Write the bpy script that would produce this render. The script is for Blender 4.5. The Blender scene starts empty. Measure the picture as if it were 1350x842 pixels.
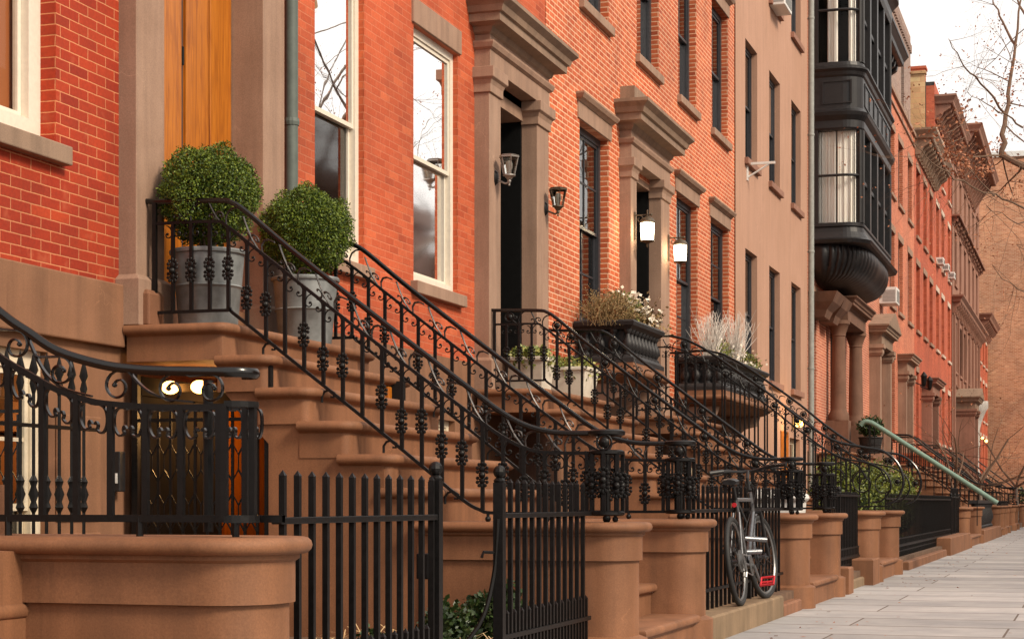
import bpy, math, random
from math import sin, cos, pi, radians as R
random.seed(7)
SC = bpy.context.scene
COL = SC.collection
# ------------------------------------------------------------------ helpers
class MB:
    def __init__(s): s.v = []; s.f = []
    def quad(s, a, b, c, d):
        i = len(s.v); s.v += [a, b, c, d]; s.f.append((i, i+1, i+2, i+3))
    def poly(s, pts):
        i = len(s.v); s.v += list(pts); s.f.append(tuple(range(i, i+len(pts))))
    def box(s, x0, x1, y0, y1, z0, z1):
        i = len(s.v)
        s.v += [(x0,y0,z0),(x1,y0,z0),(x1,y1,z0),(x0,y1,z0),(x0,y0,z1),(x1,y0,z1),(x1,y1,z1),(x0,y1,z1)]
        for f in ((0,3,2,1),(4,5,6,7),(0,1,5,4),(1,2,6,5),(2,3,7,6),(3,0,4,7)): s.f.append(tuple(i+k for k in f))
        return s
    def tube(s, pts, r, n=6, flat=1.0, closed=False, cap=True):
        m = len(pts)
        if m < 2: return s
        base = len(s.v); prev = None
        for i, p in enumerate(pts):
            if closed: a = pts[i-1]; b = pts[(i+1) % m]
            else: a = pts[max(i-1,0)]; b = pts[min(i+1,m-1)]
            t = [b[k]-a[k] for k in range(3)]; L = math.sqrt(sum(c*c for c in t)) or 1; t = [c/L for c in t]
            up = (0,1,0) if abs(t[1]) < .9 else (0,0,1)
            if prev is not None: up = prev
            u = [t[1]*up[2]-t[2]*up[1], t[2]*up[0]-t[0]*up[2], t[0]*up[1]-t[1]*up[0]]
            L = math.sqrt(sum(c*c for c in u)) or 1; u = [c/L for c in u]
            w = [u[1]*t[2]-u[2]*t[1], u[2]*t[0]-u[0]*t[2], u[0]*t[1]-u[1]*t[0]]
            prev = w
            rr = r[i] if isinstance(r, (list, tuple)) else r
            for k in range(n):
                an = 2*pi*k/n + pi/n
                ca, sa = cos(an)*rr, sin(an)*rr*flat
                s.v.append((p[0]+u[0]*ca+w[0]*sa, p[1]+u[1]*ca+w[1]*sa, p[2]+u[2]*ca+w[2]*sa))
        for i in range(m if closed else m-1):
            j = (i+1) % m
            for k in range(n):
                k2 = (k+1) % n
                s.f.append((base+i*n+k, base+i*n+k2, base+j*n+k2, base+j*n+k))
        if cap and not closed:
            s.f.append(tuple(base+k for k in range(n))[::-1]); s.f.append(tuple(base+(m-1)*n+k for k in range(n)))
        return s
    def lathe(s, prof, c=(0,0,0), n=16, cap=True, ax='z'):
        base = len(s.v)
        for (r, z) in prof:
            for k in range(n):
                a = 2*pi*k/n
                if ax == 'z': s.v.append((c[0]+r*cos(a), c[1]+r*sin(a), c[2]+z))
                elif ax == 'x': s.v.append((c[0]+z, c[1]+r*cos(a), c[2]+r*sin(a)))
                else: s.v.append((c[0]+r*sin(a), c[1]+z, c[2]+r*cos(a)))
        for i in range(len(prof)-1):
            for k in range(n):
                k2 = (k+1) % n
                s.f.append((base+i*n+k, base+i*n+k2, base+(i+1)*n+k2, base+(i+1)*n+k))
        if cap:
            s.f.append(tuple(base+k for k in range(n))[::-1]); s.f.append(tuple(base+(len(prof)-1)*n+k for k in range(n)))
        return s
    def ball(s, c, r, n=8, m=5, sq=(1,1,1)):
        base = len(s.v)
        for i in range(m+1):
            t = pi*i/m
            for k in range(n):
                a = 2*pi*k/n
                s.v.append((c[0]+r*sq[0]*sin(t)*cos(a), c[1]+r*sq[1]*sin(t)*sin(a), c[2]-r*sq[2]*cos(t)))
        for i in range(m):
            for k in range(n):
                k2 = (k+1) % n
                s.f.append((base+i*n+k, base+i*n+k2, base+(i+1)*n+k2, base+(i+1)*n+k))
        return s
    def ring(s, xb, xf, y0, y1, prof, Rc=0, top=True, bot=True, seg=6):
        """three-sided moulding: back at xb, front at xf, returns at y0 and y1; prof = [(offset, z)...] upward"""
        def path(o):
            if Rc <= 0: return [(xb, y0-o), (xf+o, y0-o), (xf+o, y1+o), (xb, y1+o)]
            r = Rc+o; P = [(xb, y0-o)]
            for k in range(seg+1):
                a = -pi/2+pi/2*k/seg; P.append((xf-Rc+r*cos(a), y0+Rc+r*sin(a)))
            for k in range(seg+1):
                a = pi/2*k/seg; P.append((xf-Rc+r*cos(a), y1-Rc+r*sin(a)))
            P.append((xb, y1+o)); return P
        base = len(s.v); n = 0
        for o, z in prof:
            P = path(o); n = len(P)
            for x, y in P: s.v.append((x, y, z))
        for i in range(len(prof)-1):
            for k in range(n):
                k2 = (k+1) % n
                s.f.append((base+i*n+k, base+i*n+k2, base+(i+1)*n+k2, base+(i+1)*n+k))
        if bot: s.f.append(tuple(base+k for k in range(n))[::-1])
        if top: s.f.append(tuple(base+(len(prof)-1)*n+k for k in range(n)))
        return s
    def prism_xz(s, P, y0, y1):
        n = len(P); b = len(s.v)
        s.v += [(x, y0, z) for x, z in P]+[(x, y1, z) for x, z in P]
        s.f.append(tuple(b+k for k in range(n))); s.f.append(tuple(b+n+k for k in range(n))[::-1])
        for k in range(n):
            k2 = (k+1) % n; s.f.append((b+k, b+n+k, b+n+k2, b+k2))
        return s
def arc(cx, cz, r, a0, a1, n=8, y=0):
    return [(cx+r*cos(R(a0+(a1-a0)*i/n)), y, cz+r*sin(R(a0+(a1-a0)*i/n))) for i in range(n+1)]
def spiral(cx, cz, r0, r1, a0, a1, n=14, y=0):
    return [(cx+(r0+(r1-r0)*i/n)*cos(R(a0+(a1-a0)*i/n)), y, cz+(r0+(r1-r0)*i/n)*sin(R(a0+(a1-a0)*i/n))) for i in range(n+1)]
WL = {}
def wloc(o): return WL.get(o.name, (0,0,0))
def thing(name, label, cat, loc=(0,0,0), group=None, kind=None):
    o = bpy.data.objects.new(name, None); COL.objects.link(o); o.location = loc; o.empty_display_size = .1
    o['label'] = label; o['category'] = cat
    if group: o['group'] = group
    WL[o.name] = tuple(loc); return o
def mesh(name, mb, mat, smooth=False, fixn=True):
    me = bpy.data.meshes.new(name); me.from_pydata(mb.v, [], mb.f); 
    if mat: me.materials.append(mat)
    if fixn:
        import bmesh
        bm = bmesh.new(); bm.from_mesh(me); bmesh.ops.recalc_face_normals(bm, faces=bm.faces); bm.to_mesh(me); bm.free()
    if smooth:
        me.polygons.foreach_set('use_smooth', [True]*len(me.polygons))
        try: me.set_sharp_from_angle(angle=R(38))
        except Exception: pass
    me.update(); return me
def add(name, mb, mat, parent=None, smooth=False, bevel=0, fixn=True, label=None):
    """mesh written in world coordinates, parented"""
    o = bpy.data.objects.new(name, mesh(name, mb, mat, smooth, fixn)); COL.objects.link(o)
    if parent is not None:
        p = wloc(parent); o.parent = parent; o.location = (-p[0], -p[1], -p[2])
    WL[o.name] = (0,0,0)
    if bevel:
        m = o.modifiers.new('b', 'BEVEL'); m.width = bevel; m.segments = 2; m.limit_method = 'ANGLE'; m.angle_limit = R(40)
    if label: o['label'] = label
    return o
def link(name, me, parent, loc, rot=(0,0,0), scale=(1,1,1)):
    """shared mesh in local coords; loc in world (parents unrotated)"""
    o = bpy.data.objects.new(name, me); COL.objects.link(o)
    p = wloc(parent); o.parent = parent; o.location = (loc[0]-p[0], loc[1]-p[1], loc[2]-p[2]); o.rotation_euler = rot; o.scale = scale
    WL[o.name] = tuple(loc); return o
def tag(o, label, cat, group=None, kind=None):
    o['label'] = label; o['category'] = cat
    if group: o['group'] = group
    if kind: o['kind'] = kind
    return o
def dup(root, dx, dy, dz=0, label=None):
    def cp(o, par):
        c = o.copy(); COL.objects.link(c)
        if par: c.parent = par
        for ch in list(o.children): cp(ch, c)
        return c
    c = cp(root, None); c.location = (root.location[0]+dx, root.location[1]+dy, root.location[2]+dz)
    if label: c['label'] = label
    return c
# ------------------------------------------------------------------ materials
class NT:
    def __init__(s, name):
        s.m = bpy.data.materials.new(name); s.m.use_nodes = True; s.t = s.m.node_tree; s.t.nodes.clear()
        s.out = s.n('ShaderNodeOutputMaterial'); s.b = s.n('ShaderNodeBsdfPrincipled'); s.l(s.b.outputs[0], s.out.inputs[0])
    def n(s, t, **k):
        o = s.t.nodes.new(t)
        for a, b in k.items(): setattr(o, a, b)
        return o
    def l(s, a, b): s.t.links.new(a, b)
    def setb(s, **k):
        for a, b in k.items():
            i = s.b.inputs[a.replace('_', ' ')]
            if hasattr(b, 'is_output') or isinstance(b, bpy.types.NodeSocket): s.l(b, i)
            else: i.default_value = b
    def obj(s): return s.n('ShaderNodeTexCoord').outputs['Object']
    def noise(s, vec, scale, detail=4, rough=.6, dist=0):
        o = s.n('ShaderNodeTexNoise'); o.inputs['Scale'].default_value = scale; o.inputs['Detail'].default_value = detail
        o.inputs['Roughness'].default_value = rough; o.inputs['Distortion'].default_value = dist; s.l(vec, o.inputs['Vector']); return o.outputs['Fac']
    def mapping(s, vec, scale=(1,1,1), loc=(0,0,0)):
        o = s.n('ShaderNodeMapping'); s.l(vec, o.inputs['Vector']); o.inputs['Scale'].default_value = scale; o.inputs['Location'].default_value = loc; return o.outputs[0]
    def ramp(s, fac, stops):
        o = s.n('ShaderNodeValToRGB'); e = o.color_ramp.elements
        while len(e) < len(stops): e.new(.5)
        for i, (p, c) in enumerate(stops):
            e[i].position = p; e[i].color = (*c, 1) if len(c) == 3 else c
        s.l(fac, o.inputs[0]); return o.outputs[0]
    def mix(s, f, a, b, mode='MIX'):
        o = s.n('ShaderNodeMix', data_type='RGBA', blend_type=mode)
        for k, v in ((0, f), (6, a), (7, b)):
            if isinstance(v, bpy.types.NodeSocket): s.l(v, o.inputs[k])
            else: o.inputs[k].default_value = v if k == 0 else (*v, 1)
        return o.outputs[2]
    def math(s, op, a, b=0.0, clamp=False):
        o = s.n('ShaderNodeMath', operation=op, use_clamp=clamp)
        for k, v in ((0, a), (1, b)):
            if isinstance(v, bpy.types.NodeSocket): s.l(v, o.inputs[k])
            else: o.inputs[k].default_value = v
        return o.outputs[0]
    def bump(s, h, st=.3, d=.01, norm=None):
        o = s.n('ShaderNodeBump'); o.inputs['Strength'].default_value = st; o.inputs['Distance'].default_value = d; s.l(h, o.inputs['Height'])
        if norm is not None: s.l(norm, o.inputs['Normal'])
        s.l(o.outputs[0], s.b.inputs['Normal']); return o.outputs[0]
    def wallvec(s):
        tc = s.obj(); sx = s.n('ShaderNodeSeparateXYZ'); s.l(tc, sx.inputs[0])
        g = s.n('ShaderNodeNewGeometry'); sn = s.n('ShaderNodeSeparateXYZ'); s.l(g.outputs['True Normal'], sn.inputs[0])
        ny = s.math('GREATER_THAN', s.math('ABSOLUTE', sn.outputs[1]), .6)
        mx = s.n('ShaderNodeMix', data_type='FLOAT'); s.l(ny, mx.inputs[0]); s.l(sx.outputs[1], mx.inputs[2]); s.l(sx.outputs[0], mx.inputs[3])
        c = s.n('ShaderNodeCombineXYZ'); s.l(mx.outputs[0], c.inputs[0]); s.l(sx.outputs[2], c.inputs[1]); return c.outputs[0], tc
def brick(name, a, b, mortar, msize=.006, stain=.25, rowh=.0622, bw=.200, rough=.85, oddb=1.0):
    t = NT(name); v, tc = t.wallvec()
    wob = t.n('ShaderNodeTexNoise'); wob.inputs['Scale'].default_value = 14; wob.inputs['Detail'].default_value = 2; t.l(v, wob.inputs['Vector'])
    va = t.n('ShaderNodeVectorMath', operation='MULTIPLY_ADD'); t.l(wob.outputs['Color'], va.inputs[0]); va.inputs[1].default_value = (.007,.005,0); t.l(v, va.inputs[2]); v2 = va.outputs[0]
    br = t.n('ShaderNodeTexBrick'); t.l(v2, br.inputs['Vector'])
    br.inputs['Scale'].default_value = 1; br.inputs['Mortar Size'].default_value = msize; br.inputs['Mortar Smooth'].default_value = .35
    br.inputs['Brick Width'].default_value = bw; br.inputs['Row Height'].default_value = rowh; br.inputs['Bias'].default_value = -.1
    br.inputs['Color1'].default_value = (*a, 1); br.inputs['Color2'].default_value = (*b, 1); br.inputs['Mortar'].default_value = (*mortar, 1)
    n1 = t.noise(tc, .55, 5, .6, .4); n2 = t.noise(tc, 45, 3); n3 = t.noise(v, 5, 3)
    dirt = t.ramp(n1, [(.38, (1-stain,)*3), (.62, (1.08,1.04,1.0))])
    c = t.mix(1, br.outputs['Color'], dirt, 'MULTIPLY')
    c = t.mix(1, c, t.ramp(n2, [(.3, (.86,)*3), (.7, (1.1,)*3)]), 'MULTIPLY')
    sx = t.n('ShaderNodeSeparateXYZ'); t.l(v2, sx.inputs[0])
    row = t.math('FLOOR', t.math('DIVIDE', sx.outputs[1], rowh)); odd = t.math('MODULO', t.math('ADD', row, 4000), 2)
    colm = t.math('FLOOR', t.math('DIVIDE', t.math('ADD', sx.outputs[0], t.math('MULTIPLY', t.math('SUBTRACT', 1.0, odd), bw*.5)), bw))
    cc = t.n('ShaderNodeCombineXYZ'); t.l(row, cc.inputs[0]); t.l(colm, cc.inputs[1]); wn = t.n('ShaderNodeTexWhiteNoise', noise_dimensions='2D'); t.l(cc.outputs[0], wn.inputs['Vector'])
    vary = t.ramp(wn.outputs['Value'], [(0, (.74,.68,.68)), (.06, (.86,.82,.80)), (.25, (.95,.94,.94)), (.88, (1.04,1.06,1.05)), (.98, (1.12,1.28,1.3))])
    c = t.mix(t.math('MULTIPLY', t.math('SUBTRACT', 1.0, br.outputs['Fac']), oddb), c, t.mix(1, c, vary, 'MULTIPLY'))
    # pale salt bloom and soot in patches
    pale = t.ramp(n3, [(.60, (0,0,0)), (.8, (.22,.22,.22))]); c = t.mix(pale, c, tuple(min(1, x*1.1+.02) for x in mortar))
    soot = t.ramp(t.noise(t.mapping(tc, (1.2,1.2,.28)), 1.4, 5, .65, .5), [(.55, (0,0,0)), (.78, (.5,.5,.5))]); c = t.mix(soot, c, tuple(x*.42 for x in b))
    t.setb(Base_Color=c, Roughness=rough)
    h = t.math('SUBTRACT', t.math('MULTIPLY', n2, .35), t.math('MULTIPLY', br.outputs['Fac'], 1.0))
    t.bump(h, .55, .006); return t.m
def stone(name, a, b, scale=1.6, rough=.8, streak=.15, grain=.35, crack=.4):
    t = NT(name); tc = t.obj()
    n1 = t.noise(tc, scale, 6, .62, .3); n2 = t.noise(tc, 130, 3, .7); n3 = t.noise(t.mapping(tc, (5,5,.35)), 1.3, 4)
    c = t.ramp(n1, [(.3, a), (.7, b)])
    c = t.mix(1, c, t.ramp(n3, [(.35, (1-streak,)*3), (.6, (1.04,)*3)]), 'MULTIPLY')
    c = t.mix(1, c, t.ramp(n2, [(.3, (.82,)*3), (.7, (1.14,)*3)]), 'MULTIPLY')
    # worn pale spots
    n4 = t.noise(tc, 7, 6, .7); c = t.mix(t.ramp(n4, [(.64, (0,0,0)), (.76, (.4,.4,.4))]), c, tuple(min(1, x*1.4+.012) for x in b))
    n5 = t.noise(tc, 3.3, 5, .7, .8); c = t.mix(t.ramp(n5, [(.6, (0,0,0)), (.8, (.45,.45,.45))]), c, tuple(x*.6 for x in a))
    # narrow drip stains, hairline cracks and small chips
    dr = t.noise(t.mapping(tc, (11,11,.8)), 1.0, 4, .6); dm = t.noise(tc, .9, 3)
    c = t.mix(t.math('MULTIPLY', t.ramp(dr, [(.56, (0,0,0)), (.68, (1,1,1))]), t.ramp(dm, [(.45, (0,0,0)), (.62, (crack*.75,)*3)])), c, tuple(x*.45 for x in a))
    vo = t.n('ShaderNodeTexVoronoi', feature='DISTANCE_TO_EDGE'); vo.inputs['Scale'].default_value = 1.5; wv = t.n('ShaderNodeVectorMath', operation='MULTIPLY_ADD'); nv = t.n('ShaderNodeTexNoise'); nv.inputs['Scale'].default_value = 3; nv.inputs['Detail'].default_value = 5; t.l(tc, nv.inputs['Vector']); t.l(nv.outputs['Color'], wv.inputs[0]); wv.inputs[1].default_value = (.6,.6,.6); t.l(tc, wv.inputs[2]); t.l(wv.outputs[0], vo.inputs['Vector'])
    ck = t.math('MULTIPLY', t.math('LESS_THAN', vo.outputs['Distance'], .0022), t.math('GREATER_THAN', t.noise(tc, .8, 2), .60))
    c = t.mix(t.math('MULTIPLY', ck, crack), c, tuple(min(1, x*1.7) for x in b))
    t.setb(Base_Color=c, Roughness=rough)
    n6 = t.noise(tc, 1.0, 2)
    h = t.math('ADD', t.math('MULTIPLY', n2, grain), t.math('MULTIPLY', t.noise(tc, 22, 4), .6)); t.bump(h, .35, .004); return t.m
def paint(name, c, rough=.4, var=.2, metallic=0, spec=.5, bumps=.15, scale=30):
    t = NT(name); tc = t.obj(); n = t.noise(tc, scale, 4)
    n2 = t.noise(tc, 3, 4)
    cc = t.mix(1, t.ramp(n, [(.3, tuple(x*(1-var) for x in c)), (.7, tuple(min(1, x*(1+var)) for x in c))]), t.ramp(n2, [(.35, (1-var*.6,)*3), (.65, (1,)*3)]), 'MULTIPLY')
    t.setb(Base_Color=cc, Metallic=metallic)
    t.l(t.math('ADD', t.math('MULTIPLY', n, .25), rough-.1), t.b.inputs['Roughness'])
    t.b.inputs['Specular IOR Level'].default_value = spec
    t.bump(n, bumps, .002); return t.m
def leafm(name, cols, rough=.5, trans=.0):
    t = NT(name); g = t.n('ShaderNodeNewGeometry')
    c = t.ramp(g.outputs['Random Per Island'], [(i/(len(cols)-1), c) for i, c in enumerate(cols)])
    t.setb(Base_Color=c, Roughness=rough)
    return t.m
def emit(name, c, st):
    t = NT(name); t.setb(Base_Color=(*c, 1), Emission_Color=(*c, 1), Emission_Strength=st, Roughness=.5); return t.m
def glass(name, tint=(.9,.92,.92), ior=1.7, rough=.01, wav=.0):
    t = NT(name); t.t.nodes.remove(t.b)
    tr = t.n('ShaderNodeBsdfTransparent'); tr.inputs[0].default_value = (*tint, 1)
    gl = t.n('ShaderNodeBsdfGlossy'); gl.inputs['Roughness'].default_value = rough; gl.inputs[0].default_value = (1,1,1,1)
    f = t.n('ShaderNodeFresnel'); f.inputs['IOR'].default_value = ior
    mx = t.n('ShaderNodeMixShader'); t.l(f.outputs[0], mx.inputs[0]); t.l(tr.outputs[0], mx.inputs[1]); t.l(gl.outputs[0], mx.inputs[2]); t.l(mx.outputs[0], t.out.inputs[0])
    if wav:
        n = t.noise(t.obj(), 1.7, 2); b = t.n('ShaderNodeBump'); b.inputs['Strength'].default_value = wav; b.inputs['Distance'].default_value = .02
        t.l(n, b.inputs['Height']); t.l(b.outputs[0], gl.inputs['Normal'])
    return t.m
M = {}
M['brick0'] = brick('brick_deep_red', (.36,.027,.004), (.46,.046,.008), (.66,.25,.11), .0042, .28)
M['brickA'] = brick('brick_red_orange', (.47,.080,.024), (.55,.112,.040), (.58,.18,.088), .0042, .25)
M['brickB'] = brick('brick_orange', (.52,.098,.030), (.62,.15,.055), (.84,.50,.32), .0080, .22)
M['brickE'] = brick('brick_rose', (.47,.13,.07), (.56,.18,.10), (.72,.42,.3), .009, .15)
M['brickF'] = brick('brick_coral', (.50,.125,.058), (.58,.17,.085), (.66,.33,.22), .008, .16)
M['brickG'] = brick('brick_painted_red', (.46,.095,.045), (.50,.12,.058), (.50,.12,.06), .005, .15)
M['brickJ'] = brick('brick_brown_orange', (.50,.20,.10), (.66,.32,.19), (.66,.42,.28), .012, .22, .08, .24)
M['brickY'] = brick('brick_yellow', (.55,.33,.16), (.66,.43,.23), (.6,.3,.16), .012, .15, .2, .5)
M['brickT'] = brick('brick_grey_brown', (.26,.17,.14), (.32,.22,.18), (.4,.3,.26), .009, .1)
M['bs'] = stone('brownstone_warm', (.19,.082,.04), (.27,.12,.062), 1.4, .78, .22)
M['bs_step'] = stone('brownstone_steps', (.165,.067,.027), (.265,.115,.053), 1.5, .72, .2)
M['bs_wall'] = stone('brownstone_stucco_wall', (.19,.088,.043), (.27,.13,.070), 1.2, .82, .2)
M['bs_trim'] = stone('brownstone_trim', (.29,.175,.118), (.37,.235,.165), 1.8, .8, .2)
M['bs_cornice'] = stone('brownstone_cornice', (.23,.15,.10), (.31,.205,.14), 2.2, .75, .2)
M['stucco'] = stone('pink_brown_stucco', (.42,.235,.155), (.48,.275,.19), .7, .85, .05)
M['bs_far'] = stone('brownstone_far', (.25,.12,.08), (.33,.165,.115), .8, .85, .1)
M['bs_dark'] = stone('dark_brownstone', (.13,.062,.036), (.20,.10,.062), 2, .8, .15)  # darker brown base for the porch columns and corbels
M['pale_stone'] = stone('pale_peeling_stone', (.45,.42,.38), (.62,.58,.54), 5, .8, .2)
M['lightstone'] = stone('pale_lintel_stone', (.55,.42,.33), (.62,.5,.4), 3, .8, .1)
M['curb'] = stone('weathered_curb_stone', (.17,.115,.065), (.27,.18,.105), 2, .85, .2)
M['iron'] = paint('wrought_iron_black', (.0045,.004,.004), .42, .3, 0, .28, .25, 60)
M['iron_strap'] = paint('wrought_iron_highlit_strap', (.035,.028,.025), .24, .3, .35, .6, .15, 50)  # lighter base paints the sky's highlight into the strap colour
M['iron_worn'] = paint('wrought_iron_handrail', (.004,.0035,.0035), .20, .3, 0, .5, .08, 50)
M['bayblack'] = paint('black_painted_wood', (.012,.011,.012), .42, .25, 0, .45, .1, 12)
M['planterblk'] = paint('charcoal_cast_stone', (.022,.021,.022), .5, .3, 0, .4, .2, 20)
M['cream'] = paint('cream_painted_wood', (.72,.62,.46), .5, .06, 0, .4, .05)
M['white_frame'] = paint('ivory_window_paint', (.74,.67,.56), .5, .06, 0, .4, .05)
M['frame_dark'] = paint('charcoal_window_paint', (.033,.034,.04), .45, .2, 0, .45, .05)
M['zinc'] = paint('grey_zinc_tub', (.235,.25,.25), .5, .3, .35, .5, .1, 9)
M['whitepot'] = paint('white_glazed_planter', (.66,.60,.50), .5, .1, 0, .4, .1, 9)
M['pipe_green'] = paint('green_grey_pipe', (.10,.12,.105), .5, .15, 0, .4, .1, 14)
M['pipe_grey'] = paint('pale_grey_pipe', (.30,.31,.29), .5, .15, 0, .4, .1, 14)
M['greenrail'] = paint('verdigris_handrail_paint', (.17,.27,.22), .5, .15, 0, .4, .1, 14)
M['white'] = paint('white_metal', (.72,.71,.68), .5, .06, 0, .4, .05)
M['greyslat'] = paint('grey_grille', (.30,.30,.29), .5, .1)
M['terracotta'] = paint('terracotta', (.42,.12,.05), .7, .2)
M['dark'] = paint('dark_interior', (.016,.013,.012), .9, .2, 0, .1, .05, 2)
M['blackdoor'] = paint('black_panel_door', (.005,.005,.005), .55, .2, 0, .15, .05)
M['soil'] = stone('planting_soil', (.09,.05,.03), (.17,.10,.06), 9, .95, .1)
M['stalk'] = leafm('dry_straw', [(.55,.36,.17), (.66,.47,.25), (.40,.25,.12)], .7)
M['roof'] = paint('tar_roof', (.05,.045,.045), .9, .2)
M['curtain'] = None
t = NT('cream_curtain'); n = t.noise(t.mapping(t.obj(), (9,9,.5)), 1, 2); t.setb(Base_Color=t.ramp(n, [(.3, (.80,.76,.68)), (.6, (.95,.93,.88))]), Roughness=.9)
t.b.inputs['Emission Color'].default_value = (0,0,0,1); M['curtain'] = t.m
t = NT('amber_oak_door'); tc = t.obj(); g = t.noise(t.mapping(tc, (14,14,.9)), 2.0, 6, .6, 1.6); g2 = t.noise(t.mapping(tc, (90,90,3)), 2, 3)
c = t.ramp(g, [(.25, (.24,.062,.005)), (.5, (.44,.135,.010)), (.75, (.54,.18,.016))]); c = t.mix(1, c, t.ramp(g2, [(.3, (.8,)*3), (.7, (1.1,)*3)]), 'MULTIPLY')
c = t.mix(t.ramp(t.noise(t.mapping(tc, (3,3,1.2)), 1.3, 4, .6, 1), [(.5, (0,0,0)), (.75, (.55,.55,.55))]), c, (.22,.055,.006)); t.setb(Base_Color=c, Roughness=.34); t.bump(g2, .1, .002); M['wood'] = t.m
t = NT('wood_siding_red'); t.setb(Base_Color=(.34,.11,.035,1), Roughness=.6); M['woodred'] = t.m
M['glass'] = glass('window_glass', (.80,.83,.83), 2.1, .008, .02)
M['glassgrey'] = glass('lower_sash_glass', (.34,.35,.36), 2.0, .05, .02)
M['glassdark'] = glass('upper_window_glass', (.5,.52,.55), 1.5, .015, .06)
M['glassclear'] = glass('bay_window_glass', (.98,.98,.97), 1.18, .02, .0)
M['lampglass'] = glass('lantern_glass', (.93,.93,.9), 1.5, .03)
M['lamplit'] = emit('lit_frosted_glass', (1.0,.86,.60), 7)
M['bulb'] = emit('lit_bulb_cover', (1.0,.50,.13), 6)
M['bulboff'] = paint('frosted_bulb', (.8,.76,.66), .3, .04)
M['pewter'] = paint('pewter_lantern_metal', (.36,.33,.30), .4, .2, .6)
M['bronze'] = paint('bronze_lantern_metal', (.12,.09,.06), .45, .3, .5)
M['tyre'] = paint('tyre_rubber', (.014,.014,.014), .65, .3)
M['chrome'] = paint('brushed_silver_frame', (.20,.205,.215), .30, .12, .85, .5, .05)
M['rimblack'] = paint('grey_alloy_rim', (.20,.20,.20), .35, .1, .7)
M['black_plastic'] = paint('black_plastic', (.015,.015,.016), .4, .2)
M['redplastic'] = paint('red_plastic', (.55,.02,.03), .35, .1)
M['bark'] = stone('grey_bark', (.16,.12,.09), (.30,.24,.20), 8, .9, .3)
M['twig'] = paint('brown_twig', (.16,.095,.06), .8, .3)
M['twigpale'] = paint('silver_birch_twig', (.62,.56,.50), .7, .15)
M['box1'] = leafm('boxwood_leaf', [(.014,.032,.002), (.045,.088,.004), (.10,.155,.008), (.20,.25,.02)], .6)
M['box2'] = leafm('shrub_leaf', [(.012,.028,.008), (.03,.06,.016), (.06,.10,.025)], .4)
M['box3'] = leafm('yellow_green_leaf', [(.035,.06,.008), (.11,.14,.018), (.22,.24,.03)], .5)
M['ivy'] = leafm('trailing_leaf', [(.06,.09,.012), (.18,.22,.03), (.36,.33,.09), (.05,.08,.015)], .5)
M['dryplant'] = leafm('dry_heather', [(.13,.08,.03), (.26,.16,.06), (.07,.055,.015), (.40,.25,.12), (.16,.13,.035)], .8)
M['blossom'] = leafm('cream_blossom', [(.75,.66,.50), (.85,.80,.70), (.62,.45,.30)], .6)
M['deadleaf'] = leafm('dry_brown_leaf', [(.32,.11,.05), (.42,.17,.08), (.22,.08,.04)], .7)
# ------------------------------------------------------------------ world, camera, light
w = bpy.data.worlds.new('World'); SC.world = w; w.use_nodes = True; nt = w.node_tree; nt.nodes.clear()
SUN_EL, SUN_AZ = R(38), R(112)      # azimuth measured clockwise from +Y
wo = nt.nodes.new('ShaderNodeOutputWorld'); bg = nt.nodes.new('ShaderNodeBackground'); sky = nt.nodes.new('ShaderNodeTexSky')
sky.sky_type = 'NISHITA'; sky.sun_disc = False; sky.sun_elevation = SUN_EL; sky.sun_rotation = SUN_AZ; sky.dust_density = 4; sky.air_density = 1.2
mx = nt.nodes.new('ShaderNodeMix'); mx.data_type = 'RGBA'; mx.inputs[0].default_value = .82; mx.inputs[7].default_value = (10.2, 9.5, 8.85, 1)
tcw = nt.nodes.new('ShaderNodeTexCoord'); nz = nt.nodes.new('ShaderNodeTexNoise'); nz.inputs['Scale'].default_value = 2.2; nz.inputs['Detail'].default_value = 5
mr = nt.nodes.new('ShaderNodeMapRange'); mr.inputs[3].default_value = .72; mr.inputs[4].default_value = .98
nt.links.new(tcw.outputs['Generated'], nz.inputs['Vector']); nt.links.new(nz.outputs['Fac'], mr.inputs[0]); nt.links.new(mr.outputs[0], mx.inputs[0])
nt.links.new(sky.outputs[0], mx.inputs[6]); nt.links.new(mx.outputs[2], bg.inputs[0]); nt.links.new(bg.outputs[0], wo.inputs[0]); bg.inputs[1].default_value = .1
sl = bpy.data.lights.new('sun', 'SUN'); sl.energy = 2.7; sl.angle = R(14); sl.color = (1.0,.86,.68)
so = bpy.data.objects.new('sun', sl); COL.objects.link(so)
so.rotation_euler = (pi/2-SUN_EL, 0, pi-SUN_AZ)   # light travels away from the sun's azimuth
TH = math.atan(765/2400.)
cam = bpy.data.cameras.new('camera'); cam.sensor_width = 36; cam.lens = 64.0; cam.shift_y = (661-421)/1350.; cam.clip_end = 2000; cam.clip_start = .1
co = bpy.data.objects.new('camera', cam); COL.objects.link(co); co.location = (5.6, 0, .96); co.rotation_euler = (pi/2, 0, TH); SC.camera = co
SC.view_settings.view_transform = 'Standard'; SC.view_settings.look = 'None'; SC.view_settings.exposure = .42; SC.view_settings.gamma = 1
SC.cycles.max_bounces = 8; SC.cycles.transparent_max_bounces = 24; SC.cycles.caustics_reflective = False; SC.cycles.caustics_refractive = False
SC.cycles.sample_clamp_indirect = 4
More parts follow.
